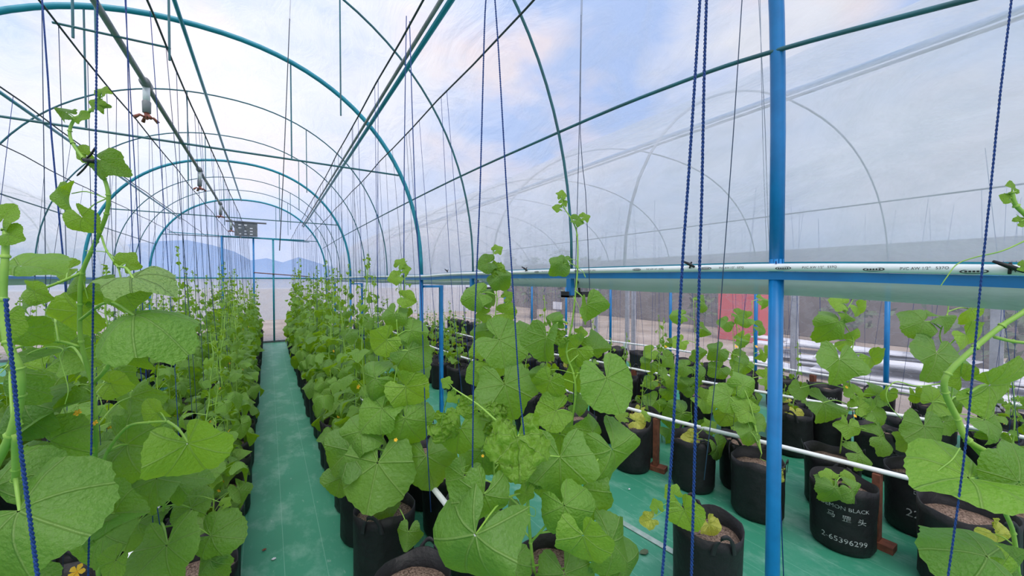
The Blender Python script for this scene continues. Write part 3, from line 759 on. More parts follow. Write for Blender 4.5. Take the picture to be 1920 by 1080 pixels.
for k, (px, py, X) in enumerate([(1655, 1008, None), (1245, 874, None), (1482, 816, 1), (992, 772, None), (1535, 745, 2), (1120, 760, 1)]):
    P = at(px, py, Z=0)
    if k == 4: P = Vector((fpx(2.0)-.02, 2.0, 0))
    if k == 5: P = Vector((mpx(3.4), 3.4, 0))
    if k == 2: P = Vector((mpx(P.y), P.y, 0)) if abs(mpx(P.y)-P.x) < .5 else P
    if k in (0, 1, 3): P = Vector((npx(P.y)+.0, P.y, 0))
    r = empty('wooden_stake', (P.x, P.y, 0), .3*k, label=['brown wooden stake with a foot block beside the lettered grow bag', 'brown wooden stake under the near pipe, right of the leafy centre vine', 'brown wooden stake with foot block just right of the blue post',
              'short brown wooden stake under the near pipe by the centre vines', 'brown wooden stake under the farthest pipe', 'brown stake under the middle pipe'][k], cat='stake', group='wooden pipe stakes')
    MB().box((-.032, -.018, .0), (.032, .018, .452)).build('upright', M['wood'], r)
    MB().box((-.045, -.085, 0), (.045, .05, .04)).build('foot', M['wood'], r)

def ordn(i): return ORD[i] if i < len(ORD) else None
HEROBAG = {}
letters = [('DEMON BLACK', .032, -.05, .295, 1.05), ('马', .040, -.42, .24, 1.1), ('罡', .040, 0, .235, 1.1), ('头', .042, .42, .23, 1.1), ('2-65396299', .044, -.05, .10, 1.05)]
rowsB = {}
def bag_row(key, ys, xf, phrase, far_from=99, text=None):
    lst = []
    for i, y in enumerate(ys):
        lab = f'{near_(i)} black grow bag '+phrase
        x = xf(y)+R_.uniform(-.015, .015); bag((x, y), label=lab, group='grow bags '+phrase); lst.append((x, y))
    rowsB[key] = lst
fr = lambda a, b, st: [a+st*i for i in range(int((b-a)/st)+1)]
bag_row('R1', [2.16]+fr(2.58, 11.7, .38), rows['R1'][0], rows['R1'][1])
bag_row('R2', [1.95]+fr(2.36, 11.7, .38), lambda y: 1.0, rows['R2'][1])
bag_row('L1', fr(1.75, 11.7, .39), rows['L1'][0], rows['L1'][1])
bag_row('L2', fr(1.5, 11.7, .39), rows['L2'][0], rows['L2'][1])
bag_row('L3', fr(1.9, 11.7, .42), rows['L3'][0], rows['L3'][1])
bag_row('L4', fr(2.1, 11.7, .42), rows['L4'][0], rows['L4'][1])
# right tunnel
def atz(px, py): P = at(px, py, Z=.38); return (P.x, P.y)
hero_bags = [((1325, 985), 'open black grow bag with drooping seedling left of the blue post, in the right foreground'),
 ((1420, 862), 'black grow bag directly behind the blue post, under the near pipe'), ((1300, 822), 'black grow bag left of the blue post, third along the near pipe'),
 ((1185, 795), 'black grow bag with pale seedling right of the centre vines, by the wooden stake'), ((1085, 782), 'black grow bag with orange flower in front, behind the centre vine stem'),
 ((1580, 905), 'black grow bag printed with white lettering and a phone number'), ((1560, 850), 'black grow bag directly behind the lettered bag'),
 ((1650, 806), 'black grow bag behind the lettered bag and to its right'), ((1722, 885), 'black grow bag with black hose loop, right of the wooden stake'),
 ((1812, 975), 'large black grow bag at the lower right corner with yellowing seedling'), ((1555, 775), 'black grow bag with seedling, right of the blue post on the middle pipe'),
 ((1035, 1052), 'black grow bag at the foot of the big centre vines'), ((772, 1090), 'open grow bag cut by the bottom edge, right of the aisle'),
 ((1850, 1010), None)]
HB = []
for k, ((px, py), lab) in enumerate(hero_bags):
    if lab is None: continue
    x, y = atz(px, py); rz = None; tx = None
    if k == 5:
        rz = 0.3; face = math.atan2(-y, -x)
        tx = [(a, b, face+.12+c_, d, e) for a, b, c_, d, e in letters]
    if k == 8: rz = 1.0; face = math.atan2(-y, -x); tx = [('2220', .07, face+.1, .16, 1), ('DEMON', .03, face+.2, .30, 1)]
    HB.append((x, y)); bag((x, y), rz, 1.12 if k == 9 else 1.0, lab, None, tx)
def clear_of(x, y): return all((x-a)**2+(y-b)**2 > .33**2 for a, b in HB)
def bag_row2(key, ys, xf, phrase, text=False):
    lst = []
    for y in ys:
        x = xf(y)
        if not clear_of(x, y): continue
        i = len(lst); lab = f'{near_(i)} black grow bag '+phrase
        tx = None; rz = R_.uniform(0, 6.28)
        if text and i in (1, 2, 3): face = math.atan2(-y, -x); tx = [('DEMON', .055, face+.15, .27, 1), ('BLACK', .055, face+.15, .19, 1)] if i != 2 else [('8B', .12, face, .25, 1), ('HSAM', .06, face-.3, .14, 1)]
        bag((x+R_.uniform(-.02, .02), y), rz, 1, lab, 'grow bags '+phrase, tx); lst.append((x, y))
    rowsB[key] = lst
bag_row2('N1', fr(.5, 11.6, .42), lambda y: npx(y)-.22, 'on the left side of the nearest right-tunnel pipe')
bag_row2('N2', fr(.3, 11.6, .42), lambda y: npx(y)+.24, 'on the right side of the nearest right-tunnel pipe')
bag_row2('M1', fr(.3, 11.6, .44), lambda y: mpx(y)-.22, 'on the left side of the middle right-tunnel pipe')
bag_row2('M2', fr(.5, 11.6, .44), lambda y: mpx(y)+.24, 'on the right side of the middle right-tunnel pipe')
bag_row2('F1', fr(.5, 11.6, .44), lambda y: fpx(y)-.24, 'in front of the farthest pipe on the right', True)

# ================================================================== VINES IN THE ROWS
protos = {}
def proto_set(key, specs, lod):
    protos[key] = [gen_vine(*sp, lod=lod, **kw) for sp, kw in specs]
tall = [((100+i, R, n, sz), dict(wid=1.2, flowers=2, low=.0)) for i, (R, n, sz) in enumerate([(1.5, 25, .235), (1.65, 27, .225), (1.4, 25, .24), (1.8, 27, .225), (1.45, 26, .23), (1.6, 26, .22)])]
proto_set('tall', tall, 'm'); proto_set('tallfar', tall, 'l')
small = [((200+i, R, n, sz), dict(wid=1.0, flowers=1, yel=y_)) for i, (R, n, sz, y_) in enumerate([(.75, 11, .15, 1), (.95, 14, .155, 2), (.55, 9, .13, 2), (.3, 7, .12, 2), (.85, 12, .16, 0)])]
proto_set('small', small, 'm'); proto_set('smallfar', small, 'l')
farmesh = {}
def vine(key, idx, loc, rz, s, label, group):
    parts = protos[key][idx]; d = loc[0]*_s+loc[1]*_c
    r = empty('melon_vine', loc, rz, label=label, cat='plant', group=group); r.scale = (s, s, s)
    if d > 9.5:
        if (key, idx) not in farmesh: farmesh[key, idx] = join_low(parts, 'foliage_shape')
        o = link('foliage', farmesh[key, idx], None, r); o['kind'] = 'stuff'
        link('stem', [p for p in parts if p[0] == 'stem'][0][1], None, r)
        return r
    for kind, me, Mx in parts:
        if kind == 'T':
            continue
        o = bpy.data.objects.new(kind, me); COL.objects.link(o); o.parent = r
        if Mx: o.matrix_basis = Mx
    k = 0
    if d < 4.5:
        for kind, pts, Mx in parts:
            if kind == 'T':
                o = link('tendril', tend_mesh(id(pts), pts), None, r)
    return r
tcache = {}
def tend_mesh(k, pts):
    if k not in tcache: tcache[k] = MB().tube(pts, .0012, 4, False).mesh('tendril_shape', M['stem'], True)
    return tcache[k]
def vine_row(key, kind, phrase, smin, smax, skip=0.0, start=0, hmod=None):
    n = 0
    for i, (x, y) in enumerate(rowsB[key]):
        if i < start or R_.random() < skip: continue
        d = x*_s+y*_c; k2 = kind+('far' if d > 5.5 else '')
        s_ = R_.uniform(smin, smax)
        lab = f'{near_(n)} leafy green melon vine '+phrase
        vine(k2, R_.randrange(len(protos[k2])), (x+R_.uniform(-.04, .04), y+R_.uniform(-.04, .04), .33), R_.uniform(0, 6.28), s_, lab, 'melon vines '+phrase); n += 1
vine_row('R1', 'tall', rows['R1'][1], .78, .98, start=1)
vine_row('R2', 'tall', rows['R2'][1], .72, .95, start=3)
vine_row('L1', 'tall', rows['L1'][1], .64, .86, start=2)
vine_row('L2', 'tall', rows['L2'][1], .66, .98, start=3)
vine_row('L3', 'tall', rows['L3'][1], .62, .82)
vine_row('L4', 'tall', rows['L4'][1], .6, .8)
P1 = 'on the left side of the nearest right-tunnel pipe'; P2 = 'on the right side of the nearest right-tunnel pipe'
vine_row('N1', 'small', P1, .7, 1.0, .15); vine_row('N2', 'small', P2, .8, 1.2, .1)
vine_row('M1', 'small', 'on the left side of the middle right-tunnel pipe', .7, 1.1, .25); vine_row('M2', 'small', 'on the right side of the middle right-tunnel pipe', .7, 1.0, .4)
vine_row('F1', 'small', 'in front of the farthest pipe on the right', .5, .9, .75)

# ================================================================== HERO VINES (read off the photograph)
def cam2w(v): return RGT*v[0]+UPV*v[1]-FWD*v[2]
def hleaf(root, var, px, py, size, D, ang, tilt=(0, 0), node=None, label=None, pet=None, mat=None):
    """blade centred on a pixel at depth D; ang = direction of the tip clockwise from up; tilt = normal's lean right/up"""
    a = math.radians(ang); n = Vector((tilt[0], tilt[1], 1)).normalized(); tp = Vector((math.sin(a), math.cos(a), 0)); tp = (tp-n*tp.dot(n)).normalized()
    C_ = at(px, py, D=D); s = size*D/CF/1.04; N = cam2w(n); Tt = cam2w(tp)
    base = C_-Tt*s*.07-root.location
    me = LEAF['h'][var] if isinstance(var, int) else LEAF[var]
    o = add_leaf(root, me, basis(base, Tt, N, s), label=label)
    if node is not None:
        q = Vector(node)-root.location; m_ = q.lerp(base, .55)+Vector((0, 0, .12*(q-base).length))
        pr = max(.0012, .0035*min(1, s/.2)); root['_'] = 1
        PET.setdefault(root.name, []).append(([q, m_, base-N*.002], [pr*1.2, pr, pr*.9]))
    return o
PET = {}
def hvine(lab, base, stems, leaves, group=None, flowers=(), tendrils=(), sr=.0055):
    r = empty('melon_vine', base, label=lab, cat='plant', group=group); mb = MB(); P = []
    for st, r0, r1 in stems:
        pts = smooth_pts([at(a, b, D=d) if not isinstance(a, Vector) else a for a, b, d in st], 6)
        P += pts; m = len(pts)
        mb.tube([p-r.location for p in pts], [r0+(r1-r0)*i/(m-1) for i in range(m)], 9)
        for i in range(6, m, 6): mb.tube([pts[i-1]*.3+pts[i]*.7-r.location, pts[i]-r.location, pts[min(i+1, m-1)]*.3+pts[i]*.7-r.location], [r0*.9, (r0+(r1-r0)*i/m)*1.45, r0*.6], 8, False)
    for L in leaves:
        var, px, py, size, D, ang = L[:6]; tilt = L[6] if len(L) > 6 else (0, 0)
        T = L[7] if len(L) > 7 else None
        if T is None:
            C_ = at(px, py, D=D); nd = min(P, key=lambda p: (p-C_).length+.25*max(0, p.z-C_.z))
        elif T == 0: nd = None
        else: nd = at(T[0], T[1], D=T[2])
        hleaf(r, var, px, py, size, D, ang, tilt, nd)
    for pts, rr2 in PET.get(r.name, []): mb.tube(smooth_pts(pts, 4), [rr2[0]+(rr2[2]-rr2[0])*i/8 for i in range(9)], 7, False)
    mb.build('stem', M['stem'], r, True)
    if '_' in r: del r['_']
    for px, py, D, s_, rot in flowers:
        p = at(px, py, D=D)-r.location; n = cam2w(Vector((math.sin(rot)*.8, .5, .8))).normalized()
        add_leaf(r, FLOWER, basis(p, n.orthogonal(), n, s_), 'flower')
    for pts in tendrils:
        Q = smooth_pts([at(a, b, D=d)-r.location for a, b, d in pts], 6)
        MB().tube(Q, [.0016-.0008*i/len(Q) for i in range(len(Q))], 5, False).build('tendril', M['stem'], r, True)
    return r
# centre front vine
hvine('big melon vine in the bottom centre with a crumpled top leaf', (1.08, 1.33, .33),
 [([(1010, 1120, 1.62), (1000, 1060, 1.58), (995, 1017, 1.55), (991, 964, 1.52), (988, 900, 1.5), (985, 850, 1.47), (975, 815, 1.44)], .007, .0055),
  ([(960, 812, 1.44), (930, 788, 1.48), (895, 758, 1.55), (850, 728, 1.62)], .0045, .003),
  ([(995, 1017, 1.55), (1015, 995, 1.5), (1040, 965, 1.45)], .0045, .004)],
 [(1, 885, 1015, 196, 1.22, 205, (-.35, .35)), (0, 905, 935, 118, 1.30, 205, (.3, .1)), ('crumple', 972, 828, 122, 1.38, 180, (.1, .9), (975, 815, 1.44)),
  ('crumple', 968, 852, 84, 1.42, 175, (0, .1)), (5, 1050, 866, 132, 1.5, 178, (-.1, .3)), (1, 1150, 850, 122, 1.62, 160, (.25, .2), (1100, 890, 1.6)), (2, 1109, 806, 60, 1.66, 330, (.6, .1), (1100, 890, 1.6)),
  ('drape', 1062, 955, 105, 1.36, 150, (-.2, .5)), ('bright', 1095, 1010, 112, 1.32, 165, (-.3, -.15)), (0, 1150, 1022, 112, 1.52, 135, (.4, .4)), (3, 1090, 925, 120, 1.62, 190, (0, .3)),
  (5, 862, 808, 92, 1.85, 190, (0, .2)), ('crumple', 876, 762, 44, 1.60, 250, (0, .3)), ('crumple2', 930, 778, 62, 1.6, 60, (.2, .5)), ('sm', 838, 718, 24, 1.63, 300, (0, .2)), ('sm', 850, 744, 26, 1.63, 230, (0, .2)),
  (4, 958, 985, 85, 1.62, 160, (.5, .1)), (2, 868, 900, 82, 1.75, 200, (0, .2)), ('crumple', 830, 800, 60, 1.8, 120, (0, .3)), ('bright', 1030, 900, 70, 1.62, 120, (.3, -.3)), (4, 1175, 1062, 92, 1.6, 120, (.2, .5)), (3, 955, 1060, 90, 1.5, 200, (.2, .4)),
  (0, 1060, 1085, 120, 1.5, 170, (0, .5)), ('sm', 985, 925, 38, 1.46, 200, (.3, .2)), (2, 1000, 885, 66, 1.56, 60, (-.4, .5))],
 flowers=[(905, 855, 1.6, .012, .2)], tendrils=[[(988, 940, 1.5), (985, 960, 1.47), (1002, 968, 1.46), (1003, 955, 1.46), (990, 950, 1.46), (988, 966, 1.46)], [(900, 872, 1.7), (890, 883, 1.7), (870, 886, 1.7), (866, 878, 1.7), (880, 872, 1.7)]])
hvine('melon vine at picture centre reaching above the white eave pipe, left of the bracket stub', (1.02, 1.97, .33),
 [([(930, 1010, 1.99), (926, 860, 1.96), (930, 780, 1.95), (926, 700, 1.95), (930, 640, 1.95), (928, 600, 1.95), (932, 560, 1.95), (926, 520, 1.95), (925, 470, 1.95)], .0055, .002)],
 [('sm', 932, 468, 22, 1.95, 60, (.2, .3)), (3, 914, 494, 40, 1.93, 250, (.2, .3)), (4, 938, 520, 48, 1.92, 130, (.1, .2)), ('crumple', 932, 505, 34, 1.94, 120, (.1, .3)), (0, 892, 553, 60, 1.9, 250, (-.1, .4)),
  (4, 915, 552, 44, 1.93, 90, (.3, .5)), ('bright', 947, 588, 50, 1.97, 100, (.4, -.2)), ('sm', 908, 590, 30, 1.95, 260, (.2, 0)), ('sm', 951, 556, 24, 1.97, 60, (.2, 0)), ('flat', 942, 640, 104, 1.88, 120, (.15, .45)), (5, 948, 728, 118, 1.82, 165, (.0, .35)),
  ('bright', 926, 684, 70, 2.0, 120, (.4, -.2)), (2, 905, 620, 46, 2.0, 260, (-.3, .3)), ('sm', 900, 655, 40, 2.0, 250, (0, .3)), (2, 985, 625, 58, 2.05, 80, (.4, .3)), (3, 895, 700, 52, 2.0, 240, (-.2, .3)),
  (1, 925, 800, 90, 2.05, 190, (0, .4)), (0, 900, 850, 90, 2.0, 220, (0, .4)), (2, 960, 860, 90, 2.05, 150, (0, .4))],
 flowers=[(921, 753, 1.9, .016, .3)])
hvine('melon vine with long bare tip rising past the eave pipe, right of centre', (1.20, 1.38, .33),
 [([(1068, 1070, 1.8), (1070, 900, 1.76), (1072, 800, 1.74), (1079, 740, 1.72), (1075, 700, 1.72), (1062, 660, 1.72), (1072, 610, 1.71), (1078, 560, 1.7), (1083, 500, 1.7), (1082, 440, 1.7), (1072, 412, 1.7), (1058, 390, 1.7), (1052, 370, 1.7)], .006, .0022),
  ([(1064, 606, 1.71), (1050, 602, 1.69), (1038, 614, 1.67)], .005, .003)],
 [('sm', 1053, 366, 22, 1.7, 10, (.2, .3)), ('sm', 1056, 380, 18, 1.7, 60, (.2, .3)), ('sm', 1046, 390, 20, 1.69, 270, (.2, .5)), (3, 1081, 413, 28, 1.69, 100, (.1, .6)), ('sm', 1096, 407, 22, 1.7, 70, (.1, .4)),
  (1, 1052, 497, 44, 1.68, 230, (.2, .2)), (4, 1062, 486, 30, 1.69, 320, (.2, .5)), ('foldd', 1100, 575, 68, 1.66, 165, (.7, -.1), (1078, 545, 1.7)), ('foldd', 1024, 638, 84, 1.68, 195, (-.9, .1), (1040, 606, 1.7)), (4, 1033, 600, 40, 1.69, 340, (-.8, .2), 0),
  ('crumple', 1052, 634, 34, 1.7, 250, (0, .3)), ('bright', 1078, 656, 72, 1.74, 230, (-.3, -.3)), (2, 1115, 654, 62, 1.76, 90, (.3, -.2)), ('flat', 1140, 716, 118, 1.62, 165, (.2, .4), (1082, 700, 1.72)),
  ('bright', 1030, 718, 68, 1.7, 200, (-.3, -.3)), ('bright', 1085, 705, 76, 1.78, 190, (.2, -.3)), ('bright', 1038, 772, 76, 1.7, 250, (-.1, .5)), (3, 1083, 757, 44, 1.78, 90, (.2, .5)), (2, 1010, 700, 36, 1.72, 270, (0, .5)),
  (3, 1050, 820, 70, 1.8, 180, (0, .3)), ('sm', 1088, 625, 26, 1.72, 90, (0, 0))],
 flowers=[(1085, 797, 1.68, .020, .6), (1062, 608, 1.69, .007, 0), (1090, 596, 1.64, .008, 0)],
 tendrils=[[(1075, 556, 1.69), (1085, 575, 1.66), (1088, 596, 1.65)], [(1078, 500, 1.7), (1092, 508, 1.68), (1098, 520, 1.67), (1094, 514, 1.67)]])
hvine('broad-leaved melon vine in the first bag right of the aisle', (.54, 2.16, .33),
 [([(722, 965, 2.15), (725, 900, 2.1), (735, 850, 2.08), (742, 790, 2.05), (738, 730, 2.02), (748, 660, 2.0), (744, 600, 2.0), (752, 550, 2.0), (748, 500, 2.0)], .0045, .002)],
 [('flat', 706, 878, 150, 1.95, 185, (0, .45)), (5, 652, 850, 100, 2.0, 230, (-.1, .5)), (0, 672, 810, 92, 2.0, 260, (-.1, .6)), (1, 800, 862, 110, 2.05, 170, (.1, .4)), ('drape', 762, 790, 96, 1.98, 150, (.1, .3)), (3, 712, 770, 90, 2.0, 220, (0, .6)), ('bright', 765, 728, 84, 2.0, 130, (.1, -.2)),
  (4, 700, 712, 78, 1.98, 240, (0, .3)), (0, 770, 660, 80, 2.0, 120, (.1, .3)), ('bright', 722, 640, 66, 2.0, 230, (0, -.2)), (2, 775, 620, 56, 2.0, 100, (.1, .4)), (1, 738, 590, 50, 2.0, 200, (0, .3)), ('bright', 762, 560, 36, 2.0, 110, (0, 0)), ('sm', 742, 520, 30, 2.0, 250, (0, .2)), ('sm', 750, 495, 24, 2.0, 30, (0, .2)), ('sm', 760, 505, 20, 2.0, 80, (0, .2)),
  (5, 640, 900, 70, 2.1, 200, (0, .3)), (2, 765, 1002, 52, 1.9, 185, (0, .3), (750, 955, 2.0)), ('flat', 720, 940, 62, 2.1, 150, (0, .6))],
 flowers=[(752, 922, 2.0, .022, .3), (742, 825, 1.95, .018, .1)], tendrils=[[(735, 850, 2.08), (700, 838, 2.05), (680, 850, 2.0), (672, 866, 2.0)]])
# left foreground
hvine('tall melon vine on the left with a bare curling tip high against the roof', (-.43, 1.55, .33),
 [([(185, 1080, 1.18), (175, 960, 1.14), (178, 860, 1.1), (180, 790, 1.07), (172, 720, 1.05), (152, 640, 1.02), (150, 570, 1.0), (154, 512, .98), (180, 452, .96), (200, 400, .95), (203, 365, .94), (195, 335, .94), (176, 312, .93), (156, 296, .93), (136, 268, .93), (131, 245, .93), (142, 222, .93), (172, 206, .93), (188, 180, .93)], .0058, .0028),
  ([(190, 442, .96), (200, 470, .94), (222, 502, .92)], .0024, .002), ([(172, 720, 1.05), (200, 690, 1.0), (218, 640, .97), (222, 625, .96)], .0055, .004),
  ([(150, 650, 1.02), (110, 640, 1.0), (60, 645, .95), (20, 655, .92)], .004, .003), ([(152, 512, .98), (110, 530, .96), (70, 545, .94)], .0036, .003),
  ([(165, 805, 1.07), (120, 790, 1.02), (40, 795, .95)], .004, .0035)],
 [('sm', 192, 172, 26, .92, 10, (.2, .3)), ('sm', 183, 196, 30, .92, 290, (.2, .2)), (2, 190, 199, 22, .93, 130, (0, .2)), (2, 122, 210, 34, .92, 290, (.1, .3)), ('sm', 152, 218, 30, .92, 110, (0, .5)),
  (1, 192, 302, 60, .92, 120, (.2, .1)), ('bright', 160, 288, 36, .94, 330, (0, -.2)), ('foldd', 131, 366, 58, .93, 185, (-.5, .2), (200, 372, .94)), ('bright', 157, 410, 60, .92, 150, (.1, -.3), (200, 372, .94)),
  ('sm', 238, 492, 42, .93, 40, (.2, -.2)), ('under', 258, 522, 122, .88, 100, (.1, 3.2), (222, 500, .92)), ('foldd', 236, 545, 70, .92, 110, (.3, -.6)), ('drape', 262, 592, 158, .86, 112, (.1, 1.9), (150, 600, 1.0)),
  (1, 160, 545, 78, 1.0, 200, (.2, -.2)), ('bright', 128, 505, 46, 1.02, 250, (0, .3)), ('bright', 46, 500, 128, .82, 88, (0, 2.8), (-20, 540, .85)), ('bright', 150, 590, 90, 1.05, 190, (.1, -.3)), (3, 55, 560, 66, .95, 250, (-.2, .2)), ('bright', 68, 548, 52, .93, 120, (0, -.2)), (3, 45, 618, 80, .9, 140, (.4, -.3)), (0, 95, 600, 90, 1.1, 200, (0, .4)),
  (2, 120, 660, 96, 1.15, 170, (0, .3)), ('bright', 80, 700, 90, 1.15, 200, (.2, .2)), (4, 235, 655, 70, 1.1, 160, (0, .3)), ('bright', 212, 720, 60, 1.15, 110, (.2, -.2)), (2, 245, 750, 80, 1.2, 160, (0, .3)),
  ('foldd', 100, 770, 130, 1.0, 70, (-.5, .6)), (0, 40, 760, 130, .95, 200, (0, .4)), (3, 100, 830, 115, 1.0, 110, (.1, .3)), (1, 215, 700, 60, 1.3, 140, (0, .4))],
 flowers=[(146, 774, 1.0, .017, .2), (178, 793, 1.05, .014, .3), (138, 1010, .95, .014, 0), (145, 1072, .9, .03, .3)],
 tendrils=[[(160, 655, 1.02), (190, 640, .98), (205, 600, .95)], [(165, 560, 1.0), (150, 505, .98)], [(30, 680, .9), (60, 660, .88), (95, 650, .88), (118, 655, .88), (112, 668, .88), (118, 690, .88), (128, 730, .88), (122, 758, .88)], [(225, 505, .92), (205, 475, .94), (160, 470, .95)], [(170, 795, 1.05), (190, 770, 1.0), (188, 748, 1.0), (182, 738, 1.0)]])
hvine('near melon vine cut by the left edge, with a thick pale stem', (-.62, 1.12, .33),
 [([(-40, 1000, .86), (-20, 900, .82), (20, 815, .78), (38, 740, .76), (36, 690, .75), (14, 640, .74), (6, 560, .74), (10, 480, .74), (12, 430, .75)], .0085, .005),
  ([(30, 812, .78), (30, 880, .82), (28, 900, .84)], .007, .006)],
 [('bright', 8, 408, 56, .74, 20, (.1, .1)), ('bright', 20, 440, 48, .74, 110, (0, .3)), (0, 45, 962, 222, .80, 110, (-.1, .7)), (1, -10, 905, 150, .85, 330, (.1, .6)), ('under', 128, 930, 84, .88, 95, (-.2, .7)), ('bright', 5, 600, 80, .8, 200, (.4, 0)),
  (1, 150, 985, 100, 1.0, 230, (0, .4)), (4, 10, 700, 110, .85, 240, (-.2, .3)), (3, 60, 1085, 90, .95, 150, (0, .5)), ('foldd', 220, 962, 100, 1.05, 85, (-.2, .9)), (5, 190, 1010, 110, 1.15, 200, (0, .5))],
 tendrils=[[(0, 690, .75), (15, 684, .73), (0, 700, .72)]])
hvine('broad-leaved melon vine in the lower left beside the aisle', (-.36, 2.0, .33),
 [([(310, 1075, 1.42), (300, 1000, 1.40), (308, 940, 1.38), (300, 870, 1.32), (290, 820, 1.25)], .0055, .003), ([(188, 880, 1.1), (205, 840, 1.1), (240, 800, 1.1), (280, 792, 1.08), (312, 790, 1.07)], .0048, .003)],
 [('brightfold', 356, 838, 134, 1.05, 160, (.7, -.25), (314, 790, 1.07)), (3, 248, 835, 132, 1.15, 100, (.1, .3)), ('bright', 292, 772, 56, 1.12, 320, (0, -.2), (312, 790, 1.07)), (5, 290, 905, 112, 1.25, 190, (-.1, .5)), (1, 335, 895, 80, 1.35, 80, (0, .9)),
  ('flat', 357, 948, 78, 1.4, 330, (0, .9)), (5, 312, 1032, 130, 1.25, 165, (0, .5)), (0, 402, 1005, 92, 1.35, 100, (.1, .45)), ('sm', 422, 943, 22, 1.4, 30, (0, .5)), (1, 395, 1055, 70, 1.35, 160, (0, .4)), ('bright', 215, 1055, 62, 1.1, 200, (0, .4)), ('flat', 398, 882, 44, 1.6, 0, (0, 1.2)), ('sm', 402, 900, 26, 1.6, 90, (0, 1)),
  (2, 250, 870, 90, 1.35, 160, (0, .4)), (4, 195, 900, 80, 1.2, 220, (0, .4)), (0, 255, 985, 90, 1.35, 200, (0, .5)), ('flat', 432, 820, 26, 1.7, 100, (0, .9)), (3, 235, 935, 84, 1.3, 120, (0, .5))],
 flowers=[(426, 755, 2.2, .02, .2)])
# right foreground
hvine('near melon vine at the right edge with a thick bent pale stem', (1.55, .12, .33),
 [([(1985, 985, .84), (1925, 912, .83), (1870, 860, .83), (1815, 826, .83), (1795, 785, .83), (1772, 735, .82), (1778, 700, .81), (1830, 650, .80), (1880, 610, .79), (1935, 570, .78), (1960, 500, .78), (1935, 420, .78), (1905, 385, .78), (1897, 360, .78)], .007, .0035),
  ([(1818, 828, .83), (1860, 880, .84), (1880, 950, .86), (1900, 1000, .88), (1910, 1080, .9)], .0048, .004), ([(1865, 632, .8), (1900, 640, .8), (1950, 645, .8)], .0035, .003), ([(1784, 698, .82), (1810, 668, .84), (1828, 662, .84)], .0022, .0015)],
 [('sm', 1899, 352, 28, .78, 5, (.2, .2)), ('sm', 1890, 372, 26, .78, 300, (0, .3)), ('sm', 1915, 415, 30, .78, 70, (0, .3)), ('bright', 1862, 722, 132, .84, 95, (.1, -.35), (1815, 738, .84)), ('bright', 1800, 705, 56, .86, 320, (0, -.3)), ('bright', 1806, 897, 172, .80, 262, (0, 3.4), (1885, 930, .86)),
  (5, 1912, 895, 130, .78, 20, (-.3, .3)), (0, 1838, 1040, 160, .82, 300, (.2, 1.8), (1905, 1075, .9)), ('bright', 1850, 1075, 110, .84, 300, (0, .3), (1905, 1075, .9)), (2, 1900, 1050, 60, .85, 60, (0, .6)), ('yellow', 1868, 1005, 70, .92, 140, (.3, .1)), ('bright', 1918, 500, 26, .78, 90, (0, .2))],
 tendrils=[[(1935, 445, .78), (1880, 470, .78), (1830, 482, .78), (1795, 495, .78), (1775, 520, .78), (1764, 536, .78)], [(1800, 840, .83), (1785, 862, .82), (1762, 880, .82), (1754, 890, .82), (1764, 893, .82), (1756, 898, .82), (1766, 901, .82)], [(1774, 718, .82), (1720, 724, .84), (1680, 716, .85), (1662, 735, .85), (1668, 760, .85), (1690, 785, .85)]])
hvine('melon vine of two pale-stemmed shoots behind the lettered bag, tips touching the eave sheet', (3.48, 1.07, .33),
 [([(1575, 850, 2.78), (1582, 800, 2.75), (1596, 740, 2.72), (1588, 690, 2.7), (1600, 640, 2.7), (1582, 600, 2.7), (1600, 560, 2.7), (1604, 545, 2.7)], .005, .0025)],
 [(4, 1571, 607, 62, 2.66, 210, (-.1, .3)), ('bright', 1609, 578, 38, 2.68, 130, (.2, -.2)), (2, 1588, 590, 32, 2.66, 130, (.2, .3)), ('sm', 1575, 568, 36, 2.68, 290, (0, .4)), ('bright', 1590, 638, 54, 2.72, 100, (.2, -.4)), (5, 1574, 678, 84, 2.62, 190, (-.05, .35)), ('bright', 1634, 673, 58, 2.68, 130, (.2, -.3)),
  (2, 1548, 757, 66, 2.7, 120, (0, .5)), ('flat', 1500, 730, 40, 2.75, 200, (0, .3)), ('sm', 1612, 760, 44, 2.7, 60, (0, .4)), (3, 1638, 772, 56, 2.7, 100, (0, .5)), (1, 1655, 820, 58, 2.6, 110, (.1, .7)), ('sm', 1590, 800, 44, 2.6, 200, (0, .4)), (0, 1612, 852, 52, 2.55, 120, (0, .7)), ('sm', 1600, 735, 36, 2.7, 330, (0, .4)), (3, 1645, 740, 50, 2.75, 60, (0, .5))],
 flowers=[(1587, 726, 2.65, .02, 0), (1603, 780, 2.6, .02, 0)])
hvine('melon vine with one broad dark leaf, right tunnel near the right edge', (3.68, .68, .33),
 [([(1745, 880, 2.7), (1762, 800, 2.6), (1785, 740, 2.55), (1778, 670, 2.5), (1762, 630, 2.5), (1776, 590, 2.5), (1779, 560, 2.5)], .005, .003)],
 [(0, 1728, 604, 62, 2.48, 250, (-.1, .5)), (2, 1765, 594, 50, 2.48, 90, (.1, 1.0)), ('bright', 1820, 584, 54, 2.5, 190, (.2, -.3)), ('bright', 1812, 630, 72, 2.5, 130, (.2, -.3)), (5, 1756, 668, 94, 2.42, 200, (-.05, .4)), ('flat', 1733, 805, 84, 2.5, 190, (0, .3)), ('flat', 1772, 790, 56, 2.55, 80, (0, .3)), (3, 1850, 790, 84, 2.5, 120, (.1, .4)), ('bright', 1750, 752, 60, 2.6, 60, (0, .4)),
  (4, 1800, 745, 54, 2.6, 100, (0, .5)), ('sm', 1700, 830, 44, 2.6, 240, (0, .4)), ('bright', 1665, 738, 34, 2.7, 200, (0, 0)), ('bright', 1716, 740, 34, 2.7, 170, (0, 0)), (1, 1880, 820, 60, 2.5, 60, (0, .4))])
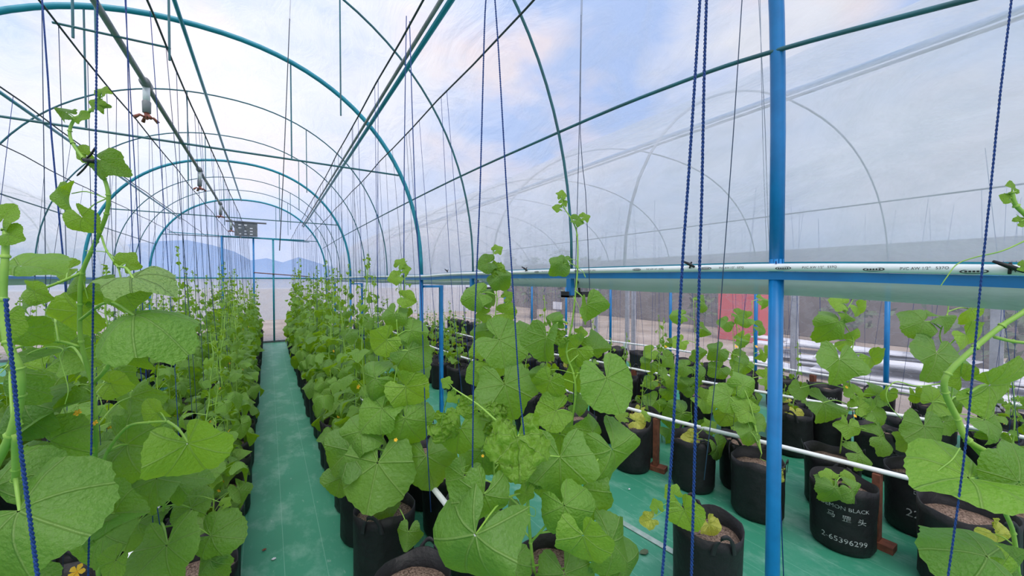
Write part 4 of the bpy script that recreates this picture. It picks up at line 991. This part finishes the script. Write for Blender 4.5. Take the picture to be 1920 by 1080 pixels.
def low_plant(lab, px, py, D, leaves, yel=False):
    b = at(px, py, D=D)
    hvine(lab, (b.x, b.y, b.z), [([(px, py, D), (px+3, py-14*1.5/D*1.2, D-.02)], .003, .002)], leaves)
P0 = HB[5]; d5 = P0[0]*_s+P0[1]*_c
low_plant('drooping seedling over the rim of the lettered grow bag', 1580, 905, d5, [('sm', 1556, 896, 34, d5-.1, 300, (0, .6)), (4, 1564, 918, 50, d5-.16, 190, (-.1, .4)), (1, 1600, 922, 46, d5-.16, 150, (.1, .4)), ('bright', 1590, 898, 32, d5-.06, 90, (0, .8))])
P0 = HB[0]; d0 = P0[0]*_s+P0[1]*_c
low_plant('wilting seedling hanging left out of the foreground grow bag', 1300, 975, d0, [('bright', 1285, 960, 70, d0-.1, 150, (-.6, .2)), ('yellow', 1330, 985, 44, d0-.05, 160, (0, .3)), ('sm', 1262, 925, 34, d0-.1, 320, (0, .2)), ('yellow', 1218, 975, 34, d0-.2, 250, (0, .3)), ('sm', 1232, 950, 26, d0-.2, 340, (0, .3))])
P0 = HB[3]; d3 = P0[0]*_s+P0[1]*_c
low_plant('pale curled seedling in the grow bag right of the centre vines', 1185, 795, d3, [('yellow', 1195, 790, 36, d3-.05, 100, (0, .8)), ('sm', 1168, 782, 26, d3, 280, (0, .8)), ('sm', 1210, 780, 24, d3, 60, (0, .6))])
P0 = HB[2]; d2 = P0[0]*_s+P0[1]*_c
low_plant('seedling with a pale leaf bent over the bag rim, left of the blue post', 1305, 822, d2, [(3, 1345, 840, 50, d2-.1, 160, (.4, .1)), ('yellow', 1298, 822, 34, d2, 280, (0, .5)), ('sm', 1330, 800, 30, d2, 60, (0, .5))])
P0 = HB[1]; d1 = P0[0]*_s+P0[1]*_c
low_plant('seedling behind the blue post with one dead yellow leaf', 1425, 860, d1, [('yellow', 1462, 890, 34, d1-.15, 200, (.5, .1)), (2, 1405, 810, 46, d1, 250, (0, .5)), (3, 1418, 790, 44, d1+.05, 60, (0, .5)), ('sm', 1400, 770, 50, d1+.05, 300, (0, .5)), ('flat', 1365, 745, 60, d1+.1, 250, (0, .4)), (0, 1395, 720, 54, d1+.1, 60, (0, .4))])
P0 = HB[8]; d8 = P0[0]*_s+P0[1]*_c
o = MB().tube(smooth_pts([Vector((P0[0]-.1, P0[1]+.02, .36)), Vector((P0[0]-.02, P0[1]-.08, .37)), Vector((P0[0]+.07, P0[1]-.03, .36)), Vector((P0[0]+.05, P0[1]+.06, .36)), Vector((P0[0]-.04, P0[1]+.04, .36))], 6), .003, 6).build('drip_hose', M['black'], None, True); tag(o, 'black drip hose looped on the soil of the bag right of the stake', 'hose')
# tangled plants of the right tunnel, mid distance
for k, (px, D, top, ls) in enumerate([(1372, 3.3, 590, 1), (1300, 3.6, 560, 2), (1410, 3.5, 565, 3), (1240, 3.9, 640, 4)]):
    b = at(px, 830, D=D); rr = random.Random(50+k); n = 11; L = []
    for i in range(n):
        f = i/(n-1); py = 800-(800-top)*f; sgn = -1 if i % 2 else 1
        L.append((rr.choice([0, 1, 2, 3, 4, 'bright', 'sm', 'bright']), px+sgn*rr.uniform(10, 26), py+rr.uniform(-6, 10), rr.uniform(34, 56)*(1-.4*f), D, 180-sgn*rr.uniform(20, 90), (sgn*.2, rr.uniform(-.2, .6))))
    hvine(['slender melon vine left of the blue post in the right tunnel', 'slender melon vine between the two twisted blue ropes and the centre', 'slender melon vine directly behind the blue post', 'short melon vine right of the biggest centre leaf'][k],
          (b.x, b.y, .33), [([(px+4, 850, D), (px-4, 760, D), (px+4, 680, D), (px, top, D)], .004, .002)], L, flowers=[(px+8, 650, D-.05, .026, .2)])

mb = MB(); mb.tube(smooth_pts([at(a, b, D=.915) for a, b in [(180, 275), (170, 290), (160, 300), (166, 304), (158, 316), (144, 330)]], 5), [.001]+[.0022]*24+[.001], 6)
mb.tube([at(158, 300, D=.91), at(178, 303, D=.91)], .005, 8)
tag(mb.build('plant_clip', M['black'], None, True), 'black twist clip tying the tall left vine tip to its string', 'clip')
# ================================================================== STRINGS
def string(pts, r, lab, group=None, mat='rope', twist=False):
    pts = [Vector(p) for p in pts]
    if twist:
        mb = MB(); P = smooth_pts(pts, 2) if len(pts) > 2 else pts
        fine = []
        for a, b in zip(P, P[1:]):
            m = max(2, int((b-a).length/.0022)); fine += [a.lerp(b, i/m) for i in range(m)]
        for ph in (0, PI):
            mb.tube([p+Vector((math.cos(i*.85+ph), math.sin(i*.85+ph), 0))*r*.42 for i, p in enumerate(fine)], r*.52, 5)
        o = mb.build('plant_string', M[mat], None, True)
    else: o = MB().tube(pts, r, 5).build('plant_string', M[mat], None, True)
    return tag(o, lab, 'string', group)
def sp(l, D): return smooth_pts([at(a, b, D=D if len(rest) == 0 else rest[0]) for a, b, *rest in l], 2)
string(sp([(1313, -12), (1303, 147), (1289, 360), (1281, 470), (1267, 720), (1257, 887), (1240, 1100)], .8), .0036, 'left one of the two thick twisted blue ropes left of the post', None, twist=True)
string(sp([(1325, -12), (1320, 150), (1316, 360), (1312, 490), (1306, 720), (1300, 950), (1296, 1100)], .8), .0036, 'right one of the two thick twisted blue ropes left of the post', None, twist=True)
string(sp([(912, -12), (908, 60), (900, 360), (893, 527), (888, 700), (885, 990)], 1.5), .0036, 'thick blue string hanging left of the central vine tip', None, twist=True)
string(sp([(927, -12), (935, 100), (950, 360), (962, 543), (973, 720), (982, 805), (990, 900)], 1.4), .0034, 'thick blue string crossing the big centre leaf to the crumpled leaf', None, twist=True)
string(sp([(1898, -12), (1875, 180), (1857, 360), (1838, 540), (1822, 720), (1805, 880), (1775, 1100)], .75), .0022, 'dark blue string hanging in front of the eave pipe at far right', None, twist=True)
string(sp([(183, -12), (180, 200), (179, 400), (174, 600), (172, 800), (165, 1090)], .9), .0024, 'blue string beside the tall left vine tip', None, twist=True)
string(sp([(78, -12), (90, 150), (97, 260), (118, 480), (124, 560)], 1.2), .0022, 'dark string slanting down at upper left', None)
string(sp([(11, 560), (14, 600), (27, 720), (40, 850), (72, 1090)], .68), .0036, 'thick blue string on the near left stem', None, twist=True)
string(sp([(762, 30), (758, 300), (757, 700), (757, 890)], 2.1), .0026, 'blue string over the broad-leaved plant right of the aisle', None)
string(sp([(768, 40), (778, 360), (790, 560), (797, 760), (808, 960)], 2.0), .0026, 'dark blue string right of the broad leaf beside the aisle', None)
string(sp([(1092, -12), (1088, 250), (1098, 360), (1104, 500), (1112, 700), (1118, 860), (1132, 985)], 1.9), .0018, 'thin dark string ending on the floor strip right of the centre vine', None, 'ropebacklit')
string(sp([(1090, -12), (1086, 250), (1080, 480), (1076, 700), (1074, 850)], 1.75), .0016, 'thin dark string along the long bare vine', None, 'ropebacklit')
string(sp([(1392, -12), (1375, 250), (1355, 520), (1342, 700), (1320, 900)], 1.3), .0016, 'thin dark string left of the blue post leaning to its foot', None, 'ropebacklit')
string(sp([(1422, -12), (1435, 250), (1440, 420), (1450, 560)], 1.5), .0014, 'thin dark string touching the left side of the blue post', None, 'ropebacklit')
string(sp([(1425, -12), (1430, 250), (1436, 430), (1442, 560)], 1.55), .0012, 'faint thin string just left of the blue post', None, 'ropebacklit')
string(sp([(545, -12), (538, 160), (531, 330), (524, 470)], 3.0), .0034, 'dark string hanging above the aisle', None, 'wire')
string([at(1455, 490, X=1.36), at(1460, 700, D=1.5), at(1462, 900, D=1.5), at(1470, 1100, D=1.5)], .002, 'thin blue string down the right side of the blue post', None)
wires = {'R1': (.512, 2.73), 'R2': (.872, 2.73), 'L1': (-.394, 2.75), 'L2': (-.745, 2.74), 'L3': (-1.25, 2.73), 'L4': (-1.75, 2.71)}
for key in ('R1', 'R2', 'L1', 'L2', 'L3', 'L4'):
    wx, wz = wires[key]; ph = rows[key][1]; n = 0
    for i, (x, y) in enumerate(rowsB[key]):
        if i % 2 == 1 and key in ('L3', 'L4') : continue
        for q in (0, 1):
            if q and (i % 2 or key[0] == 'L' and int(key[1]) > 2): continue
            y0 = y+R_.uniform(-.12, .12); y1 = y+R_.uniform(-.2, .2)
            x1 = wx+R_.uniform(-.0, .0)
            lab = f'{near_(n)} thin plant string '+ph
            m_ = Vector((x+(x1-x)*.5+R_.uniform(-.02, .02), (y0+y1)/2+R_.uniform(-.03, .03), 1.45))
            string(smooth_pts([(x+R_.uniform(-.05, .05), y0, .42), m_, (x1, y1, wz)], 4), .0014, lab, 'plant strings '+ph, 'rope' if n < 3 else 'ropebacklit'); n += 1
for key, xf, phrase in (('N1', npx, P1), ('N2', npx, P2), ('M1', mpx, 'on the left side of the middle right-tunnel pipe'), ('M2', mpx, 'on the right side of the middle right-tunnel pipe'), ('F1', fpx, 'in front of the farthest pipe on the right')):
    n = 0
    for i, (x, y) in enumerate(rowsB[key]):
        for q in (0, 1):
            if q and key != 'F1' and i % 2: continue
            lab = f'{near_(n)} thin blue string '+phrase
            string([(x+R_.uniform(-.06, .06), y+R_.uniform(-.1, .1), .42), (x+R_.uniform(-.1, .1), y+R_.uniform(-.15, .15), min(2.4, ZE+(B2Z-ZE)*max(0, 1-(abs(x-3.91)/2.29)**2.2)**(1/2.2)-.05))], .0013, lab, 'plant strings '+phrase, 'rope'); n += 1

for k, (px, py) in enumerate([(1127, 643), (1172, 648), (1218, 655)]):
    P = at(px, py, X=5.45); o = MB().box((P.x, P.y-.045, P.z-.045), (P.x+.006, P.y+.045, P.z+.045)).box((P.x+.006, P.y-.004, .33), (P.x+.012, P.y+.004, P.z+.04)).build('row_tag', M['sheet'])
    tag(o, f'small white plant tag in the farthest right-hand row, {ORD[k]} of three', 'tag', 'white plant tags')
# ================================================================== SMALL THINGS ON THE FLOOR
P = at(1115, 950, Z=0)
mb = MB(); q = [at(840, 828, Z=.002), at(873, 850, Z=.002), at(1115, 950, Z=.002), at(1270, 1040, Z=.002), at(1340, 1082, Z=.002)]
for v in q: mb.v += [(v.x-.022, v.y, .003), (v.x+.022, v.y, .003), (v.x-.022, v.y, .006), (v.x+.022, v.y, .006)]
for i in range(len(q)-1):
    a = 4*i; mb.f += [[a+2, a+3, a+7, a+6], [a, a+2, a+6, a+4], [a+1, a+5, a+7, a+3]]
tag(mb.build('floor_strip', M['strip']), 'narrow pale strip holding down the green floor mat', 'strip')
def debris(px, py, s, mat, lab, nm='leaf_scrap'):
    P = at(px, py, Z=.004); mb = MB()
    for i in range(7):
        a = i*2*PI/7; mb.v.append((s*math.cos(a)*(1+.3*math.sin(i*3)), s*.6*math.sin(a), .003+.004*math.sin(i*2)**2))
    mb.v.append((0, 0, .012))
    for i in range(7): mb.f.append([i, (i+1) % 7, 7])
    o = mb.build(nm, M[mat]); o.location = P; tag(o, lab, 'leaf litter')
debris(495, 1032, .014, 'wood', 'small curled brown leaf scrap on the aisle floor')
debris(513, 1049, .014, 'sheet', 'tiny white paper scrap on the aisle floor', 'paper_scrap')
debris(1208, 1036, .035, 'hedge', 'dark green withered leaf on the mat by the floor strip')
debris(1180, 918, .012, 'sheet', 'tiny white crumb on the mat right of the centre vine', 'paper_scrap')
